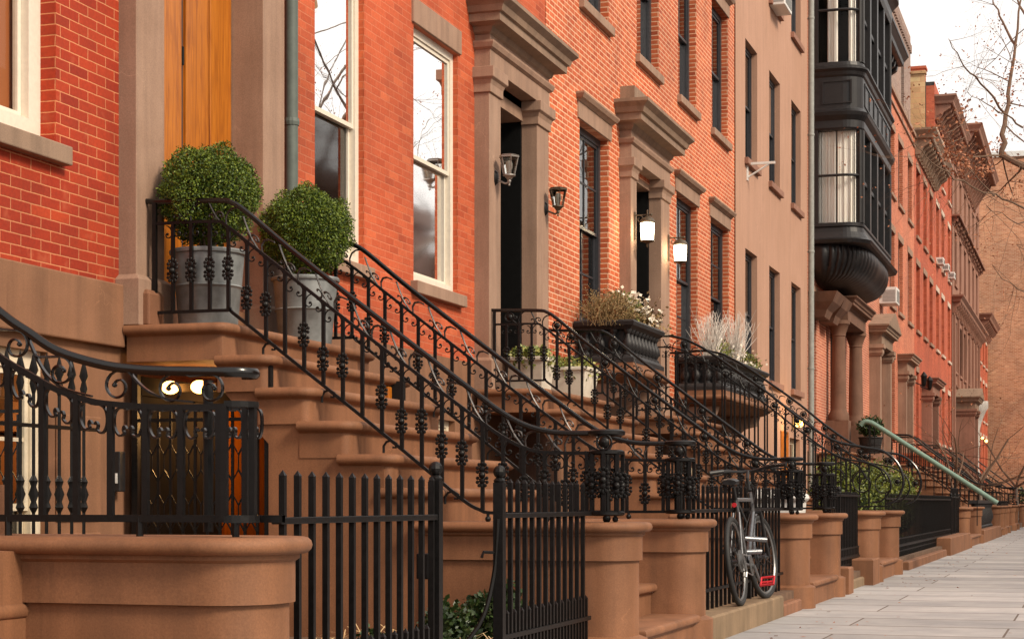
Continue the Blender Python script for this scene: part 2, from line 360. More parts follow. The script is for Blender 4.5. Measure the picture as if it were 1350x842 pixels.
# ------------------------------------------------------------------ building pieces
def wall_mb(y0, y1, z0, z1, ops, x=0, depth=.22, mb=None):
    mb = mb or MB()
    ops = [(a, b, c, d, dd) if len(o) == 5 else (*o[:4], depth) for o in ops for (a, b, c, d, dd) in [(*o, depth)[:5]]]
    ys = sorted({y0, y1, *[v for o in ops for v in o[:2] if y0 < v < y1]}); zs = sorted({z0, z1, *[v for o in ops for v in o[2:4] if z0 < v < z1]})
    for i in range(len(ys)-1):
        for j in range(len(zs)-1):
            cy, cz = (ys[i]+ys[i+1])/2, (zs[j]+zs[j+1])/2
            if any(o[0] < cy < o[1] and o[2] < cz < o[3] for o in ops): continue
            mb.quad((x, ys[i], zs[j]), (x, ys[i+1], zs[j]), (x, ys[i+1], zs[j+1]), (x, ys[i], zs[j+1]))
    for a, b, c, d, dd in ops:
        if d <= z0 or c >= z1: continue
        c = max(c, z0); d = min(d, z1); q = x-dd
        mb.quad((x, a, c), (x, a, d), (q, a, d), (q, a, c)); mb.quad((x, b, c), (q, b, c), (q, b, d), (x, b, d))
        mb.quad((x, a, d), (x, b, d), (q, b, d), (q, a, d)); mb.quad((x, a, c), (q, a, c), (q, b, c), (x, b, c))
    return mb
def window(house, y0, y1, z0, z1, fm='frame_dark', fw=.055, rec=.09, cols=1, rows=1, sill=None, lintel=None, gl='glass', blind=None, meet=.5, cap=False, x=0, lh=.2, lw=.1):
    """a double-hung window as one part with panes, sill and lintel below it"""
    m = MB(); X1 = x-rec; X0 = X1-.09
    m.box(X0, X1, y0, y0+fw, z0, z1); m.box(X0, X1, y1-fw, y1, z0, z1); m.box(X0, X1, y0+fw, y1-fw, z1-fw, z1); m.box(X0, X1, y0+fw, y1-fw, z0, z0+fw*1.1)
    zm = z0+(z1-z0)*meet
    iy0, iy1 = y0+fw+.002, y1-fw-.002; s = .035
    xa, xb = X0+.045, X0+.075; xc, xd = X0+.01, X0+.042
    for (za, zb, p, q) in ((zm-.02, z1-fw-.002, xa, xb), (z0+fw*1.1+.002, zm+.02, xc, xd)):
        m.box(p, q, iy0, iy0+s, za, zb); m.box(p, q, iy1-s, iy1, za, zb); m.box(p, q, iy0+s, iy1-s, zb-s, zb); m.box(p, q, iy0+s, iy1-s, za, za+s)
        for k in range(1, cols):
            yy = iy0+(iy1-iy0)*k/cols; m.box(p+.004, q-.004, yy-.011, yy+.011, za+s, zb-s)
        for k in range(1, rows):
            zz = za+(zb-za)*k/rows; m.box(p+.006, q-.006, iy0+s, iy1-s, zz-.011, zz+.011)
    w = add('window', m, M[fm], house)
    for (za, zb, p, q) in ((zm, z1-fw, xa, xb), (z0+fw*1.1, zm, xc, xd)):
        g = MB(); gm = 'glassgrey' if (gl == 'glass' and p == xc) else gl; g.quad(((p+q)/2, iy0+.02, za+.02), ((p+q)/2, iy1-.02, za+.02), ((p+q)/2, iy1-.02, zb-.02), ((p+q)/2, iy0+.02, zb-.02)); add('pane', g, M[gm], w)
    if blind is not None:
        g = MB(); zb_ = z0+(z1-z0)*(1-blind)
        N = 14
        for k in range(N):
            ya = y0+(y1-y0)*k/N; yb = y0+(y1-y0)*(k+1)/N; o = .02*(k % 2); o2 = .02*((k+1) % 2)
            g.quad((X0-.12-o, ya, zb_), (X0-.12-o2, yb, zb_), (X0-.12-o2, yb, z1), (X0-.12-o, ya, z1))
        add('blind', g, M['curtain'], w)
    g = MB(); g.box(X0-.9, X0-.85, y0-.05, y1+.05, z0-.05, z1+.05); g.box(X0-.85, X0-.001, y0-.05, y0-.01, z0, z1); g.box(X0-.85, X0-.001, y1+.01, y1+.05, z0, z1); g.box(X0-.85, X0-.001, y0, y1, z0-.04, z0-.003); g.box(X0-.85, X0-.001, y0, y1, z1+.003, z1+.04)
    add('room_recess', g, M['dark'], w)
    if sill: add('sill', MB().box(x-rec+.002, x+.07, y0-.07, y1+.07, z0-.11, z0-.002), M[sill], w, bevel=.008)
    if lintel:
        add('lintel', MB().box(x-.03, x+.022, y0-lw, y1+lw, z1+.002, z1+lh), M[lintel], w, bevel=.005)
        if cap: add('lintel_cap', MB().ring(x-.02, x+.03, y0-lw+.01, y1+lw-.01, [(0, z1+lh+.001), (.03, z1+lh+.03), (.05, z1+lh+.035), (.075, z1+lh+.075), (.075, z1+lh+.095)]), M[lintel], w)
    return w
CORN = [(0,0),(.03,.02),(.05,.07),(.17,.09),(.17,.17),(.20,.18),(.22,.24),(.28,.29),(.28,.33)]
def surround(house, yl0, yl1, yr0, yr1, z0, zc, mat='bs_trim', ztop=5.9, X=.12, cw=1.0, back=-.02, mid=True, name='door_surround'):
    m = MB()
    for a, b in ((yl0, yl1), (yr0, yr1)):
        m.box(back, X, a, b, z0, zc-.24)
        m.ring(back, X, a, b, [(0, zc-.24), (.02, zc-.235), (.02, zc-.16), (.035, zc-.12), (.06, zc-.1), (.06, zc-.001)])
        m.ring(-.02, X, a, b, [(.04, z0), (.04, z0+.28), (.0, z0+.31)])
    s = add(name, m, M[mat], house, bevel=.006)
    e = MB(); e.box(-.45, X+.01, yl0, yr1, zc, zc+.17)
    if mid: e.ring(-.3, X+.01, yl0, yr1, [(0, zc+.17), (.03, zc+.19), (.045, zc+.23), (.045, zc+.25)])
    e.box(-.3, X+.005, yl0+.01, yr1-.01, zc+.2, ztop-.33*cw)
    add('entablature', e, M[mat], s, bevel=.004)
    c = MB(); c.ring(-.02, X, yl0, yr1, [(o*cw, ztop-.33*cw+z*cw) for o, z in CORN])
    add('cornice', c, M['bs_cornice'], s)
    return s
def brickhouse(name, label, y0, y1, zt, walls, ops, cat='house', rw=None):
    """walls: list of (z0, z1, material, x offset, part name)"""
    h = thing(name, label, cat, (0, (y0+y1)/2, 0))
    for z0, z1, mt, x, nm in walls:
        oo = [o for o in ops if o[2] < z1 and o[3] > z0]
        add(nm, wall_mb(y0, y1, z0, z1, oo, x), M[mt], h)
    g = MB(); g.box(-9, -.3, y0, y0+.03, 0, zt); g.box(-9, -.3, y1-.03, y1, 0, zt); g.box(-9, -8.95, y0+.03, y1-.03, 0, zt); g.box(-9, -.003, y0+.031, y1-.031, zt-.15, zt-.01)
    add('roof', g, M['roof'], h)
    for ya, yb in ((y0+.002, y0+.029), (y1-.029, y1-.002)): add('wall_return', MB().box(-.299, -.004, ya, yb, 2.3, zt-.16), M[walls[0][2]], h)
    return h
def strip(a): return a
# ---- near left house
ops0 = [(7.55, 9.05, 2.98, 5.7), (10.0, 11.6, 2.0, 5.4, .31), (7.3, 8.97, .35, 1.80)]
H0 = brickhouse('brick_house', 'nearest deep red brick house with amber wooden door and cream window', 3, 12.02, 13.04,
    [(2.27, 13.04, 'brick0', 0, 'brick_wall')], ops0)
add('stone_base', wall_mb(3, 12.02, 0, 2.27, [o for o in ops0 if o[3] < 2.2], .0, .2), M['bs_wall'], H0)
m = MB(); m.box(.002, .055, 3, 9.735, 1.885, 2.262); add('base_band', m, M['bs_wall'], H0, bevel=.01)
for z0_, z1_ in ((.85, 1.46), (.1, .78)): add('rusticated_panel', MB().box(.001, .018, 9.04, 9.52, z0_, z1_), M['bs_wall'], H0, bevel=.012)
window(H0, 7.55, 9.05, 2.98, 5.7, 'white_frame', .12, .10, 2, 1, 'bs_cornice', 'bs_trim', gl='glassclear', meet=.42)
# warm timber shutters inside the cream window
o = MB(); o.box(-.235, -.21, 7.6, 9.0, 3.0, 5.65); add('inner_shutter', o, M['woodred'], H0)
window(H0, 7.3, 8.97, .35, 1.80, 'cream', .10, .05, 2, 2, None, None, meet=.4)
add('sill', MB().box(-.04, .05, 7.25, 9.02, .26, .348), M['cream'], H0, bevel=.008)
S0 = surround(H0, 9.75, 10.1, 11.51, 11.86, 2.02, 5.3, 'bs_trim', 6.2, back=-.25)
m = MB(); m.box(-.13, -.02, 9.74, 9.742, 2, 2.01)
d = MB(); d.box(-.20, -.14, 10.82, 11.509, 2.03, 5.28)
for k, (a, b) in enumerate(((10.835, 11.16), (11.18, 11.50))): d.box(-.141, -.118, a, b, 2.05, 5.2)
D0_ = add('door', d, M['wood'], H0, bevel=.006)
m = MB(); m.box(-.22, -.09, 10.101, 10.68, 2.03, 5.28); m.box(-.22, -.11, 10.682, 10.76, 2.03, 5.28); add('door_lining', m, M['wood'], H0, bevel=.008)
m = MB(); m.box(-.15, -.135, 10.761, 10.819, 2.03, 5.28); hj = add('dark_gap_strip', m, M['frame_dark'], H0)  # dark strip paints the shade of the gap between lining and door
for zz in (2.5, 3.2, 3.9, 4.5): add('hinge', MB().lathe([(.014,-.06),(.014,.06)], (-.125, 10.79, zz), 8), M['iron'], hj)
m = MB(); m.ring(-.1, .2, 9.76, 9.95, [(0, 2.021), (0, 2.21), (-.02, 2.24)]); add('plinth_block', m, M['bs'], H0, bevel=.01)
# downspout
def pipe(house, y, x, z0, z1, r, mt, off=[]):
    m = MB(); m.tube([(x, y, z0), (x, y, z1)], r, 14)
    p = add('downspout', m, M[mt], house, smooth=True)
    z = z0+1.2
    while z < z1:
        b = MB(); b.lathe([(r+.006, -.025), (r+.01, 0), (r+.006, .025)], (x, y, z), 14); b.box(0, x-r, y-.012, y+.012, z-.012, z+.012); z += 2.4; add('pipe_bracket', b, M[mt], p)
    return p
pipe(H0, 12.05, .085, .1, 13, .05, 'pipe_green')
# ---- red-orange house A
opsA = [(12.66, 13.64, 2.85, 5.1), (14.76, 15.92, 2.87, 5.1), (16.6, 18.1, 2.0, 5.0, .31), (12.75, 13.7, .5, 1.7), (14.8, 15.8, .5, 1.7)]
HA = brickhouse('brick_house', 'bright red brick house with two tall ivory windows beside a black door', 12.02, 18.75, 13.3, [(2.27, 13.3, 'brickA', 0, 'brick_wall')], opsA)
add('stone_base', wall_mb(12.02, 18.75, 0, 2.27, [o for o in opsA if o[3] < 2.2], .012), M['bs_wall'], HA)
for a, b, z0_ in ((12.66, 13.64, 2.85), (14.76, 15.92, 2.87)): window(HA, a, b, z0_, 5.1, 'white_frame', .07, .05, 1, 1, 'bs_trim', 'bs_trim', meet=.50, lh=.22, lw=.05)
for a, b in ((12.75, 13.7), (14.8, 15.8)): window(HA, a, b, .5, 1.7, 'cream', .06, .05, 1, 1, 'bs_trim')
def corniced_door(house, a0, a1, b0, b1, zc=5.08, zt=5.57, z0=2.02):
    s = surround(house, a0, a1, b0, b1, z0, zc, 'bs_trim', zt+.32, .15, 1.05)
    return s
surround(HA, 16.39, 16.74, 17.95, 18.37, 2.02, 5.08, 'bs_trim', 5.70, .15, .92)
m = MB(); m.box(-.5, -.42, 16.7, 18.0, 2.0, 5.05); m.box(-.42, -.021, 17.952, 18.05, 2.0, 5.07); m.box(-.42, -.021, 16.64, 16.738, 2.0, 5.07)  # side boxes paint the vestibule walls black for its shade
for z0_, z1_ in ((2.2, 3.0), (3.1, 4.2)): m.box(-.42, -.40, 16.85, 17.3, z0_, z1_); m.box(-.42, -.40, 17.4, 17.85, z0_, z1_)
add('door', m, M['blackdoor'], HA, bevel=.01)
m = MB(); m.box(-.45, .0, 16.741, 17.949, 4.88, 5.078); add('door_head', m, M['bs_trim'], HA)
# ---- orange house B with projecting mortar
rowU = [(20.15, 21.42), (22.85, 24.1), (25.32, 26.55), (27.7, 29.0)]
opsB = [(20.1, 21.42, 3.02, 5.34), (22.1, 23.8, 2.0, 5.15, .31), (25.2, 26.65, 3.02, 5.34), (27.62, 29.1, 3.02, 5.34)]+[(a, b, 6.72, 8.75) for a, b in rowU]+[(a, b, 10.05, 12.0) for a, b in rowU]+[(20.3, 21.3, .5, 1.7), (25.4, 26.5, .5, 1.7), (27.7, 28.9, .5, 1.7)]
HB = brickhouse('brick_house', 'wide orange brick house with charcoal sash windows and lit lanterns at its doorway', 18.75, 29.58, 13.6, [(2.27, 13.6, 'brickB', 0.004, 'brick_wall')], opsB)
add('stone_base', wall_mb(18.75, 29.58, 0, 2.27, [o for o in opsB if o[3] < 2.2], .014), M['bs_wall'], HB)
for i, (a, b) in enumerate(((20.1, 21.42), (25.2, 26.65), (27.62, 29.1))): window(HB, a, b, 3.02, 5.34, 'frame_dark', .085, .10, 2, 2, 'bs_trim', 'bs_trim', gl='glass' if i == 0 else 'glassdark', cap=True, blind=.62 if i == 0 else None, lh=.19, lw=.09)
for i, (a, b) in enumerate(rowU): window(HB, a, b, 6.72, 8.75, 'frame_dark', .09, .10, 2, 1, 'bs_trim', 'bs_trim', gl='glassdark', cap=True, lw=.08, blind=.5 if i in (1, 2) else None)
for a, b in rowU: window(HB, a, b, 10.05, 12.0, 'frame_dark', .09, .10, 2, 1, 'bs_trim', 'bs_trim', gl='glassdark', cap=True)
for a, b, c, d_ in opsB[-3:]: window(HB, a, b, c, d_, 'cream', .06, .05, 1, 1, 'bs_trim')
sC = surround(HB, 21.95, 22.25, 23.62, 24.12, 2.02, 5.22, 'bs_trim', 5.90, .15, 1.02)
m = MB(); m.box(-.05, .19, 21.98, 24.06, 5.902, 6.12); add('cornice_block', m, M['bs_cornice'], sC)
m = MB(); m.box(-.5, -.42, 22.2, 23.7, 2.0, 5.2); m.box(-.42, -.021, 23.622, 23.72, 2.0, 5.2); m.box(-.42, -.021, 22.15, 22.248, 2.0, 5.2)  # black side boxes put the recess's darkness into its side walls
for z0_, z1_ in ((2.2, 3.0), (3.1, 4.2)): m.box(-.42, -.40, 22.36, 22.88, z0_, z1_); m.box(-.42, -.40, 22.98, 23.5, z0_, z1_)
add('door', m, M['blackdoor'], HB, bevel=.01)
m = MB(); m.box(-.45, .0, 22.251, 23.619, 5.08, 5.218); add('door_head', m, M['bs_trim'], HB)
# ---- pink-brown stucco house
cD = [(30.47, 31.62), (32.86, 34.05), (35.4, 36.6)]
opsD = [(a, b, z, zz) for a, b in cD for z, zz in ((3.15, 5.24), (6.76, 8.78), (10.08, 12.0))]+[(35.2, 36.5, 0.2, 2.2)]
HD = brickhouse('stucco_house', 'plain pinkish brown stuccoed house with three columns of narrow unframed windows', 29.58, 37.5, 13.5, [(0, 13.5, 'stucco', 0.02, 'stucco_wall')], opsD)
for a, b, z, zz in opsD[:-1]: window(HD, a, b, z, zz, 'frame_dark', .07, .10, 1, 1, 'bs_far', None, gl='glassdark', x=.02, blind=.45 if (a > 32 and z > 6) else None)
window(HD, 35.2, 36.5, .2, 2.2, 'cream', .07, .1, 1, 1, None, None, x=.02)
add('door_panel', MB().box(.0, .05, 34.1, 34.9, 0.2, 2.3), M['wood'], HD, bevel=.01)
pipe(HD, 37.56, .09, .1, 13.4, .06, 'pipe_grey')
# ---- house E with the black bay
opsE = [(45.6, 46.6, z, zz) for z, zz in ((6.7, 8.8), (10.0, 11.9))]+[(48.2, 49.2, z, zz) for z, zz in ((6.7, 8.8), (10.0, 11.9))]+[(51.3-.35, 51.3+.75, z, zz) for z, zz in ((6.7, 8.85), (9.98, 11.9))]+[(38.1, 38.9, 2.2, 5.3), (46.1, 47.0, 2.6, 5.3), (51.9, 52.7, 2.6, 5.2)]
HE = brickhouse('brick_house', 'rose brick house carrying the big black bay window and a columned brownstone porch', 37.62, 52.9, 12.6, [(2.0, 12.6, 'brickE', 0, 'brick_wall'), (0, 2.0, 'bs_wall', .012, 'stone_base')], opsE)
for a, b, z, zz in opsE: window(HE, a, b, z, zz, 'frame_dark', .07, .12, 1, 1, 'bs_trim', 'bs_trim', gl='glassdark')
# bay window
bay = HE
Y0, Y1, XF, RC = 38.35, 44.4, 1.02, .38
m = MB()
def bband(mb, zs, prof): mb.ring(-.02, XF, Y0, Y1, [(o, z) for o, z in prof], RC, seg=8)
def corners(mb, z0, z1):
    for y in (Y0, Y1-.10): mb.box(0, .13, y, y+.10, z0, z1)
body = MB()
for z0_, z1_ in ((6.80, 8.74), (10.16, 12.3)):
    body.box(-.01, .12, Y0+.001, Y0+.1, z0_, z1_); body.box(-.01, .12, Y1-.1, Y1-.001, z0_, z1_)
    # corner piers beyond the curved sash, then slim mullions along the front
    n = 4; w0 = Y0+.34
    for k in range(n+1):
        yy = w0+(Y1-.34-w0)*k/n; body.box(XF-.16, XF-.002, yy-.12, yy+.12, z0_, z1_)
    for k in range(n): 
        ya = w0+(Y1-.34-w0)*k/n+.12; yb = w0+(Y1-.34-w0)*(k+1)/n-.12; body.box(XF-.12, XF-.06, ya, yb, (z0_+z1_)/2-.04, (z0_+z1_)/2+.04)
    for sg, yy in ((1, Y0), (-1, Y1)):   # corner pier following the curve
        body.tube([(XF-RC+RC*sin(R(a))*.97-.0, yy+sg*(RC-RC*cos(R(a))*.97), 0) for a in (62, 70, 80, 90)], .01)
        pts = [(XF-RC+(RC-.015)*sin(R(a)), yy+sg*(RC-(RC-.015)*cos(R(a)))) for a in (58, 66, 74, 82, 90)]
        for q in range(4):
            (xa, ya), (xb, yb) = pts[q], pts[q+1]
            body.tube([((xa+xb)/2, (ya+yb)/2, z0_), ((xa+xb)/2, (ya+yb)/2, z1_)], .045, 6)
        m2 = (z0_+z1_)/2+.02
        body.tube([(.12, yy+sg*.03, m2)]+[(XF-RC+(RC-.03)*sin(R(a)), yy+sg*(RC-(RC-.03)*cos(R(a))), m2) for a in (0, 15, 30, 45, 60)], .03, 6)
bayp = add('bay_window', body, M['bayblack'], HE)
for z0_, z1_, nm in ((8.74, 10.16, 'bay_panel_band'),):
    b = MB(); b.ring(-.02, XF, Y0, Y1, [(.0, 8.742), (.02, 8.78), (.02, 8.93), (.05, 8.97), (.09, 9.03), (.11, 9.10), (.03, 9.16), (.0, 9.2), (0, 9.84), (.03, 9.88), (.05, 9.95), (.10, 10.0), (.10, 10.04), (.02, 10.08), (.0, 10.158)], RC, seg=8)
    add(nm, b, M['bayblack'], bayp)
b = MB()
for (xa, xb, za, zb) in ((.2, .82, 9.28, 9.31), (.2, .82, 9.74, 9.77), (.2, .23, 9.31, 9.74), (.79, .82, 9.31, 9.74)): b.box(xa, xb, Y0-.022, Y0+.02, za, zb)
add('panel_moulding', b, M['bayblack'], bayp); b = MB()
for k in range(6):
    ya = Y0+.5+(Y1-Y0-1)*k/6; yb = ya+.82
    for (a_, b_, za, zb) in ((ya, yb, 9.28, 9.31), (ya, yb, 9.74, 9.77), (ya, ya+.03, 9.31, 9.74), (yb-.03, yb, 9.31, 9.74)): b.box(XF-.01, XF+.022, a_, b_, za, zb)
add('panel_moulding', b, M['bayblack'], bayp)
b = MB(); b.ring(-.02, XF, Y0, Y1, [(.06, 6.34), (.14, 6.36), (.17, 6.43), (.10, 6.47), (.05, 6.55), (.02, 6.6), (0, 6.7), (.03, 6.72), (.03, 6.77), (0, 6.798)], RC, seg=8); add('bay_sill_band', b, M['bayblack'], bayp)
b = MB(); b.ring(-.02, XF, Y0, Y1, [(0, 12.302), (.04, 12.4), (.04, 12.6), (.12, 12.7), (.2, 12.78), (.2, 12.9)], RC, seg=8); add('bay_cornice', b, M['bayblack'], bayp)
# gadrooned underside
b = MB(); NP = 150; ym, hy = (Y0+Y1)/2, (Y1-Y0)/2
prof = [(1.06, 6.34), (1.06, 6.26), (1.07, 6.16), (1.04, 6.02), (.97, 5.88), (.84, 5.75), (.66, 5.67), (.44, 5.61), (.2, 5.58)]
base = 0
for (k, z) in prof:
    for i in range(NP+1):
        a = pi*i/NP; e = .55
        g = 1+.022*abs(sin(a*26))*(1 if z < 6.3 else 0)
        cx, sx = cos(a), sin(a)
        px = (abs(sx)**e)*XF*k*g; py = (abs(cx)**e)*(1 if cx < 0 else -1)*(-1)*hy*(k*.35+.65 if k < 1 else 1+(k-1)*.15)*g
        b.v.append((px, ym-py, z))
for j in range(len(prof)-1):
    for i in range(NP): q = j*(NP+1)+i; b.f.append((q, q+1, q+NP+2, q+NP+1))
b.f.append(tuple(range((len(prof)-1)*(NP+1), len(prof)*(NP+1))))
add('bay_corbel', b, M['bayblack'], bayp, smooth=True)
for z0_, z1_ in ((6.80, 8.74), (10.16, 12.3)):
    g = MB(); g.ring(.02, XF-.09, Y0+.06, Y1-.06, [(0, z0_), (0, z1_)], RC-.05, top=False, bot=False, seg=8); add('pane', g, M['glassclear'], bayp, fixn=True, smooth=True)
    g = MB(); P = []
    N = 60
    for k in range(N+1):   # pleated curtain in the side sash
        x_ = .10+.78*k/N; P.append((x_, Y0+.20+.02*sin(k*1.9)+.012*sin(k*.7)))
    for k in range(N):
        (xa, ya), (xb, yb) = P[k], P[k+1]
        if z0_ > 10 and (k < 14 or 30 < k < 48): continue
        if z0_ < 10 and k in (28, 29): continue
        g.quad((xa, ya, z0_), (xb, yb, z0_), (xb, yb, z1_), (xa, ya, z1_))
    add('curtain', g, M['curtain'], bayp, smooth=True)
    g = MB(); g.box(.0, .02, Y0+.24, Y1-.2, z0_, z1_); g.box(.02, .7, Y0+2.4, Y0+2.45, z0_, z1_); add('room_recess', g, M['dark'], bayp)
def bracket_cornice(house, y0, y1, z0, z1, out, mt='bayblack', n=10, parent=None, x=0, soff='bs_cornice'):
    h = z1-z0; m = MB(); zc = z1-min(.34, h*.4)
    m.box(x+.002, x+.06, y0+.02, y1-.02, z0, zc); m.ring(x, x+out-.16, y0, y1, [(0, zc), (.03, zc+.03), (.05, zc+.12), (.14, z1-.09), (.16, z1-.07), (.16, z1)])
    c = add('roof_cornice', m, M[mt], house)
    for k in range(n):
        y = y0+.15+(y1-y0-.3)*k/(n-1); b = MB()
        b.prism_xz([(x+.06, z0), (x+.06, zc-.002), (x+out*.72, zc-.002), (x+out*.68, zc-.14), (x+out*.4, zc-(zc-z0)*.5), (x+.16, z0+.03)], y-.09, y+.09); add('bracket', b, M[mt], c)
    return c
bracket_cornice(HE, 45.0, 49.7, 12.0, 12.95, .9, n=9)
# porch
def porch(house, y0, y1, xf, z0, z1, ped=False, mt='bs_trim', cols=True, zt=None):
    p = add('porch', MB().box(.0, xf, y0-.1, y1+.1, 0, z0-.75), M[mt], house)
    for a_, b_ in ((y0-.1, y0+.35), (y1-.35, y1+.1)): add('pedestal', MB().box(0, xf, a_, b_, z0-.749, z0), M[mt], p)
    for y in (y0+.12, y1-.12):
        r = (y1-y0)*.052
        c = MB()
        if cols: c.lathe([(r*1.35, z0), (r*1.35, z0+.12), (r*1.1, z0+.2), (r, z0+.28), (r*.86, z1-.35), (r*.95, z1-.33), (r*.9, z1-.3), (r*1.3, z1-.1), (r*1.45, z1-.08), (r*1.45, z1)], (xf-r*1.4, y, 0), 18)
        else: c.box(0, xf-.05, y-r, y+r, z0, z1-.3); c.ring(0, xf-.05, y-r, y+r, [(.02, z1-.3), (.06, z1-.22), (.06, z1-.12), (.1, z1-.1), (.1, z1)])
        add('column' if cols else 'pilaster', c, M[mt], p, smooth=cols)
    H = .55; e = MB(); e.box(0, xf-.02, y0, y1, z1, z1+.25)
    e.ring(0, xf-.02, y0, y1, [(o*.8, z1+.25+z*.8) for o, z in CORN])
    if ped:
        za = z1+.52; ym_ = (y0+y1)/2
        i = len(e.v); xo = xf+.2
        P = [(y0-.22, za), (y1+.22, za), (ym_, za+.42)]
        e.v += [(0, y, z) for y, z in P]+[(xo, y, z) for y, z in P]
        for f in ((0,2,1), (3,4,5), (0,1,4,3), (1,2,5,4), (2,0,3,5)): e.f.append(tuple(i+k for k in f))
    add('entablature', e, M['bs_cornice'] if ped else M[mt], p)
    return p
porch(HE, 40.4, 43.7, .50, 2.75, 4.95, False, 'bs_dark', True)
add('door', MB().box(-.05, .02, 41.1, 43.1, 2.1, 4.9), M['dark'], HE)
for k, y in enumerate((38.0, 39.3)):
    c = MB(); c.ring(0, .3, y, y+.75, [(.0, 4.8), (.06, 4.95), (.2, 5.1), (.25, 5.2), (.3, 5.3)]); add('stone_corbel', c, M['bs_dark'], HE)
porch(HE, 48.6, 51.4, .34, 2.4, 5.1, True, 'bs_trim', False)
add('door', MB().box(-.05, .01, 49.1, 50.9, 2.1, 5.1), M['dark'], HE)
# ---- F, G, H, I, K, J
opsF = [(y, y+dy, z, zz) for y, dy in ((53.67, 1.35), (56.1, 1.4), (59.1, 1.4)) for z, zz in ((6.71, 8.9), (9.98, 11.9))]+[(54.2, 55.1, 2.9, 5.2), (60.2, 61, 2.9, 5.2)]
HF = brickhouse('brick_house', 'coral brick house with a plain flat parapet beyond the bay window house', 52.92, 61.3, 13.04, [(0, 13.04, 'brickF', 0, 'brick_wall')], opsF)
for a, b, z, zz in opsF: window(HF, a, b, z, zz, 'frame_dark', .07, .12, 1, 1, 'bs_trim', 'bs_trim', gl='glassdark')
m = MB(); m.box(.002, .05, 52.93, 61.28, 12.62, 12.68); m.box(.002, .07, 52.92, 61.3, 12.96, 13.08); add('parapet_coping', m, M['bs_trim'], HF)
porch(HF, 56.0, 58.3, .3, 2.3, 4.9, False, 'bs_trim', False); add('door', MB().box(-.03, .01, 56.4, 57.9, 2.1, 4.9), M['dark'], HF)
opsG = [(y, y+1.35, z, zz) for y in (62.0, 64.7, 67.2) for z, zz in ((6.7, 8.9), (9.85, 12.1))]+[(62.0, 62.9, 3, 5.3)]
HG = brickhouse('painted_brick_house', 'smooth red painted house with a dark bracketed roof cornice beyond the coral house', 61.32, 69.3, 12.9, [(0, 12.9, 'brickG', 0, 'brick_wall')], opsG)
for a, b, z, zz in opsG: window(HG, a, b, z, zz, 'woodred', .07, .12, 1, 1, 'bs_trim', 'bs_trim', gl='glassdark')
bracket_cornice(HG, 61.5, 69.2, 12.45, 13.3, .7, 'bs_cornice', 12)
porch(HG, 64.0, 67.0, .4, 2.3, 4.7, False, 'bs_far', False); add('door', MB().box(-.03, .01, 64.5, 66.5, 2.1, 4.7), M['dark'], HG)
opsH = [(y, y+1.35, z, zz) for y in (70.1, 72.7, 75.9) for z, zz in ((6.7, 8.9), (10.0, 12.15), (13.2, 14.9))]+[(y, y+1.2, 3.2, 5.3) for y in (70.2, 73, 76)]
HH = brickhouse('painted_brick_house', 'taller vivid red house with pale lintels and a yellow brick side wall above its neighbour', 69.32, 78.0, 16.6, [(0, 16.6, 'brickG', 0, 'brick_wall')], opsH)
for a, b, z, zz in opsH: window(HH, a, b, z, zz, 'white_frame', .07, .12, 1, 1, 'lightstone', 'lightstone', gl='glassdark')
m = MB(); m.box(-5, -.33, 69.27, 69.318, 12.5, 16.9); m.box(-5.1, -.3, 69.2, 69.6, 16.9, 17.0); s_ = add('side_wall', m, M['brickY'], HH)
m = MB(); m.box(-.9, -.35, 69.34, 69.9, 16.6, 17.1); m.box(-.95, -.3, 69.3, 69.95, 17.1, 17.2); add('chimney', m, M['brickG'], HH)
bracket_cornice(HH, 69.5, 77.9, 15.2, 16.1, .8, 'bs_far', 12)
opsI = [(y, y+1.3, z, zz) for y in (79.3, 82.3, 85.3, 88.3, 91.3, 94.3) for z, zz in ((3.4, 5.6), (6.5, 8.6), (10.2, 12.4), (13.2, 15.0))]
HI = brickhouse('brownstone_house', 'dark brownstone building with double bands of deep bracketed cornice near the far end', 78.02, 97, 16.4, [(0, 16.4, 'bs_far', .03, 'stone_wall')], opsI)
for a, b, z, zz in opsI: window(HI, a, b, z, zz, 'white_frame' if z > 13 else 'bs_far', .12, .12, 1, 1, 'bs_far', 'bs_far', gl='glassdark', x=.03, cap=True)
bracket_cornice(HI, 78.1, 92, 15.2, 16.7, 1.25, 'bs_far', 16); bracket_cornice(HI, 78.1, 96.9, 8.85, 9.6, .5, 'bs_far', 20); bracket_cornice(HI, 78.1, 96.9, 12.6, 12.95, .35, 'bs_far', 16)
m = MB()
for k in range(8): m.box(.035, .12, 78.5+2.5*k, 78.9+2.5*k, 3.2, 8.8)
add('pilaster', m, M['bs_far'], HI)
porch(HI, 79.5, 82.0, .9, 2.2, 4.9, True, 'bs_far', False)
h_ = MB(); h_.lathe([(.30, 1.9), (.30, 2.2), (.22, 2.4), (.2, 3.4), (.26, 3.5), (.24, 4.2), (.34, 4.6), (.5, 5.0), (.62, 5.2), (.62, 5.5)], (.5, 85.0, 0), 14); add('carved_door_pillar', h_, M['pale_stone'], HI, smooth=True)
opsK = [(y, y+1.2, z, zz) for y in (98, 100.8, 103.4) for z, zz in ((2.4, 4.4), (5.3, 7.3), (8.3, 9.6))]
HK = brickhouse('small_brick_house', 'low brick house with a timber roof cornice last in the terrace beside the end wall', 97.02, 105.5, 10.3, [(0, 10.3, 'brickG', 0, 'brick_wall')], opsK)
for a, b, z, zz in opsK: window(HK, a, b, z, zz, 'white_frame', .08, .12, 1, 1, 'lightstone', 'lightstone', gl='glassdark')
bracket_cornice(HK, 97.1, 105.4, 9.8, 10.7, .7, 'bs_far', 9)
HJ = thing('end_building', 'big blank orange brown brick wall closing the far end of the street', 'building', (8, 109, 0))
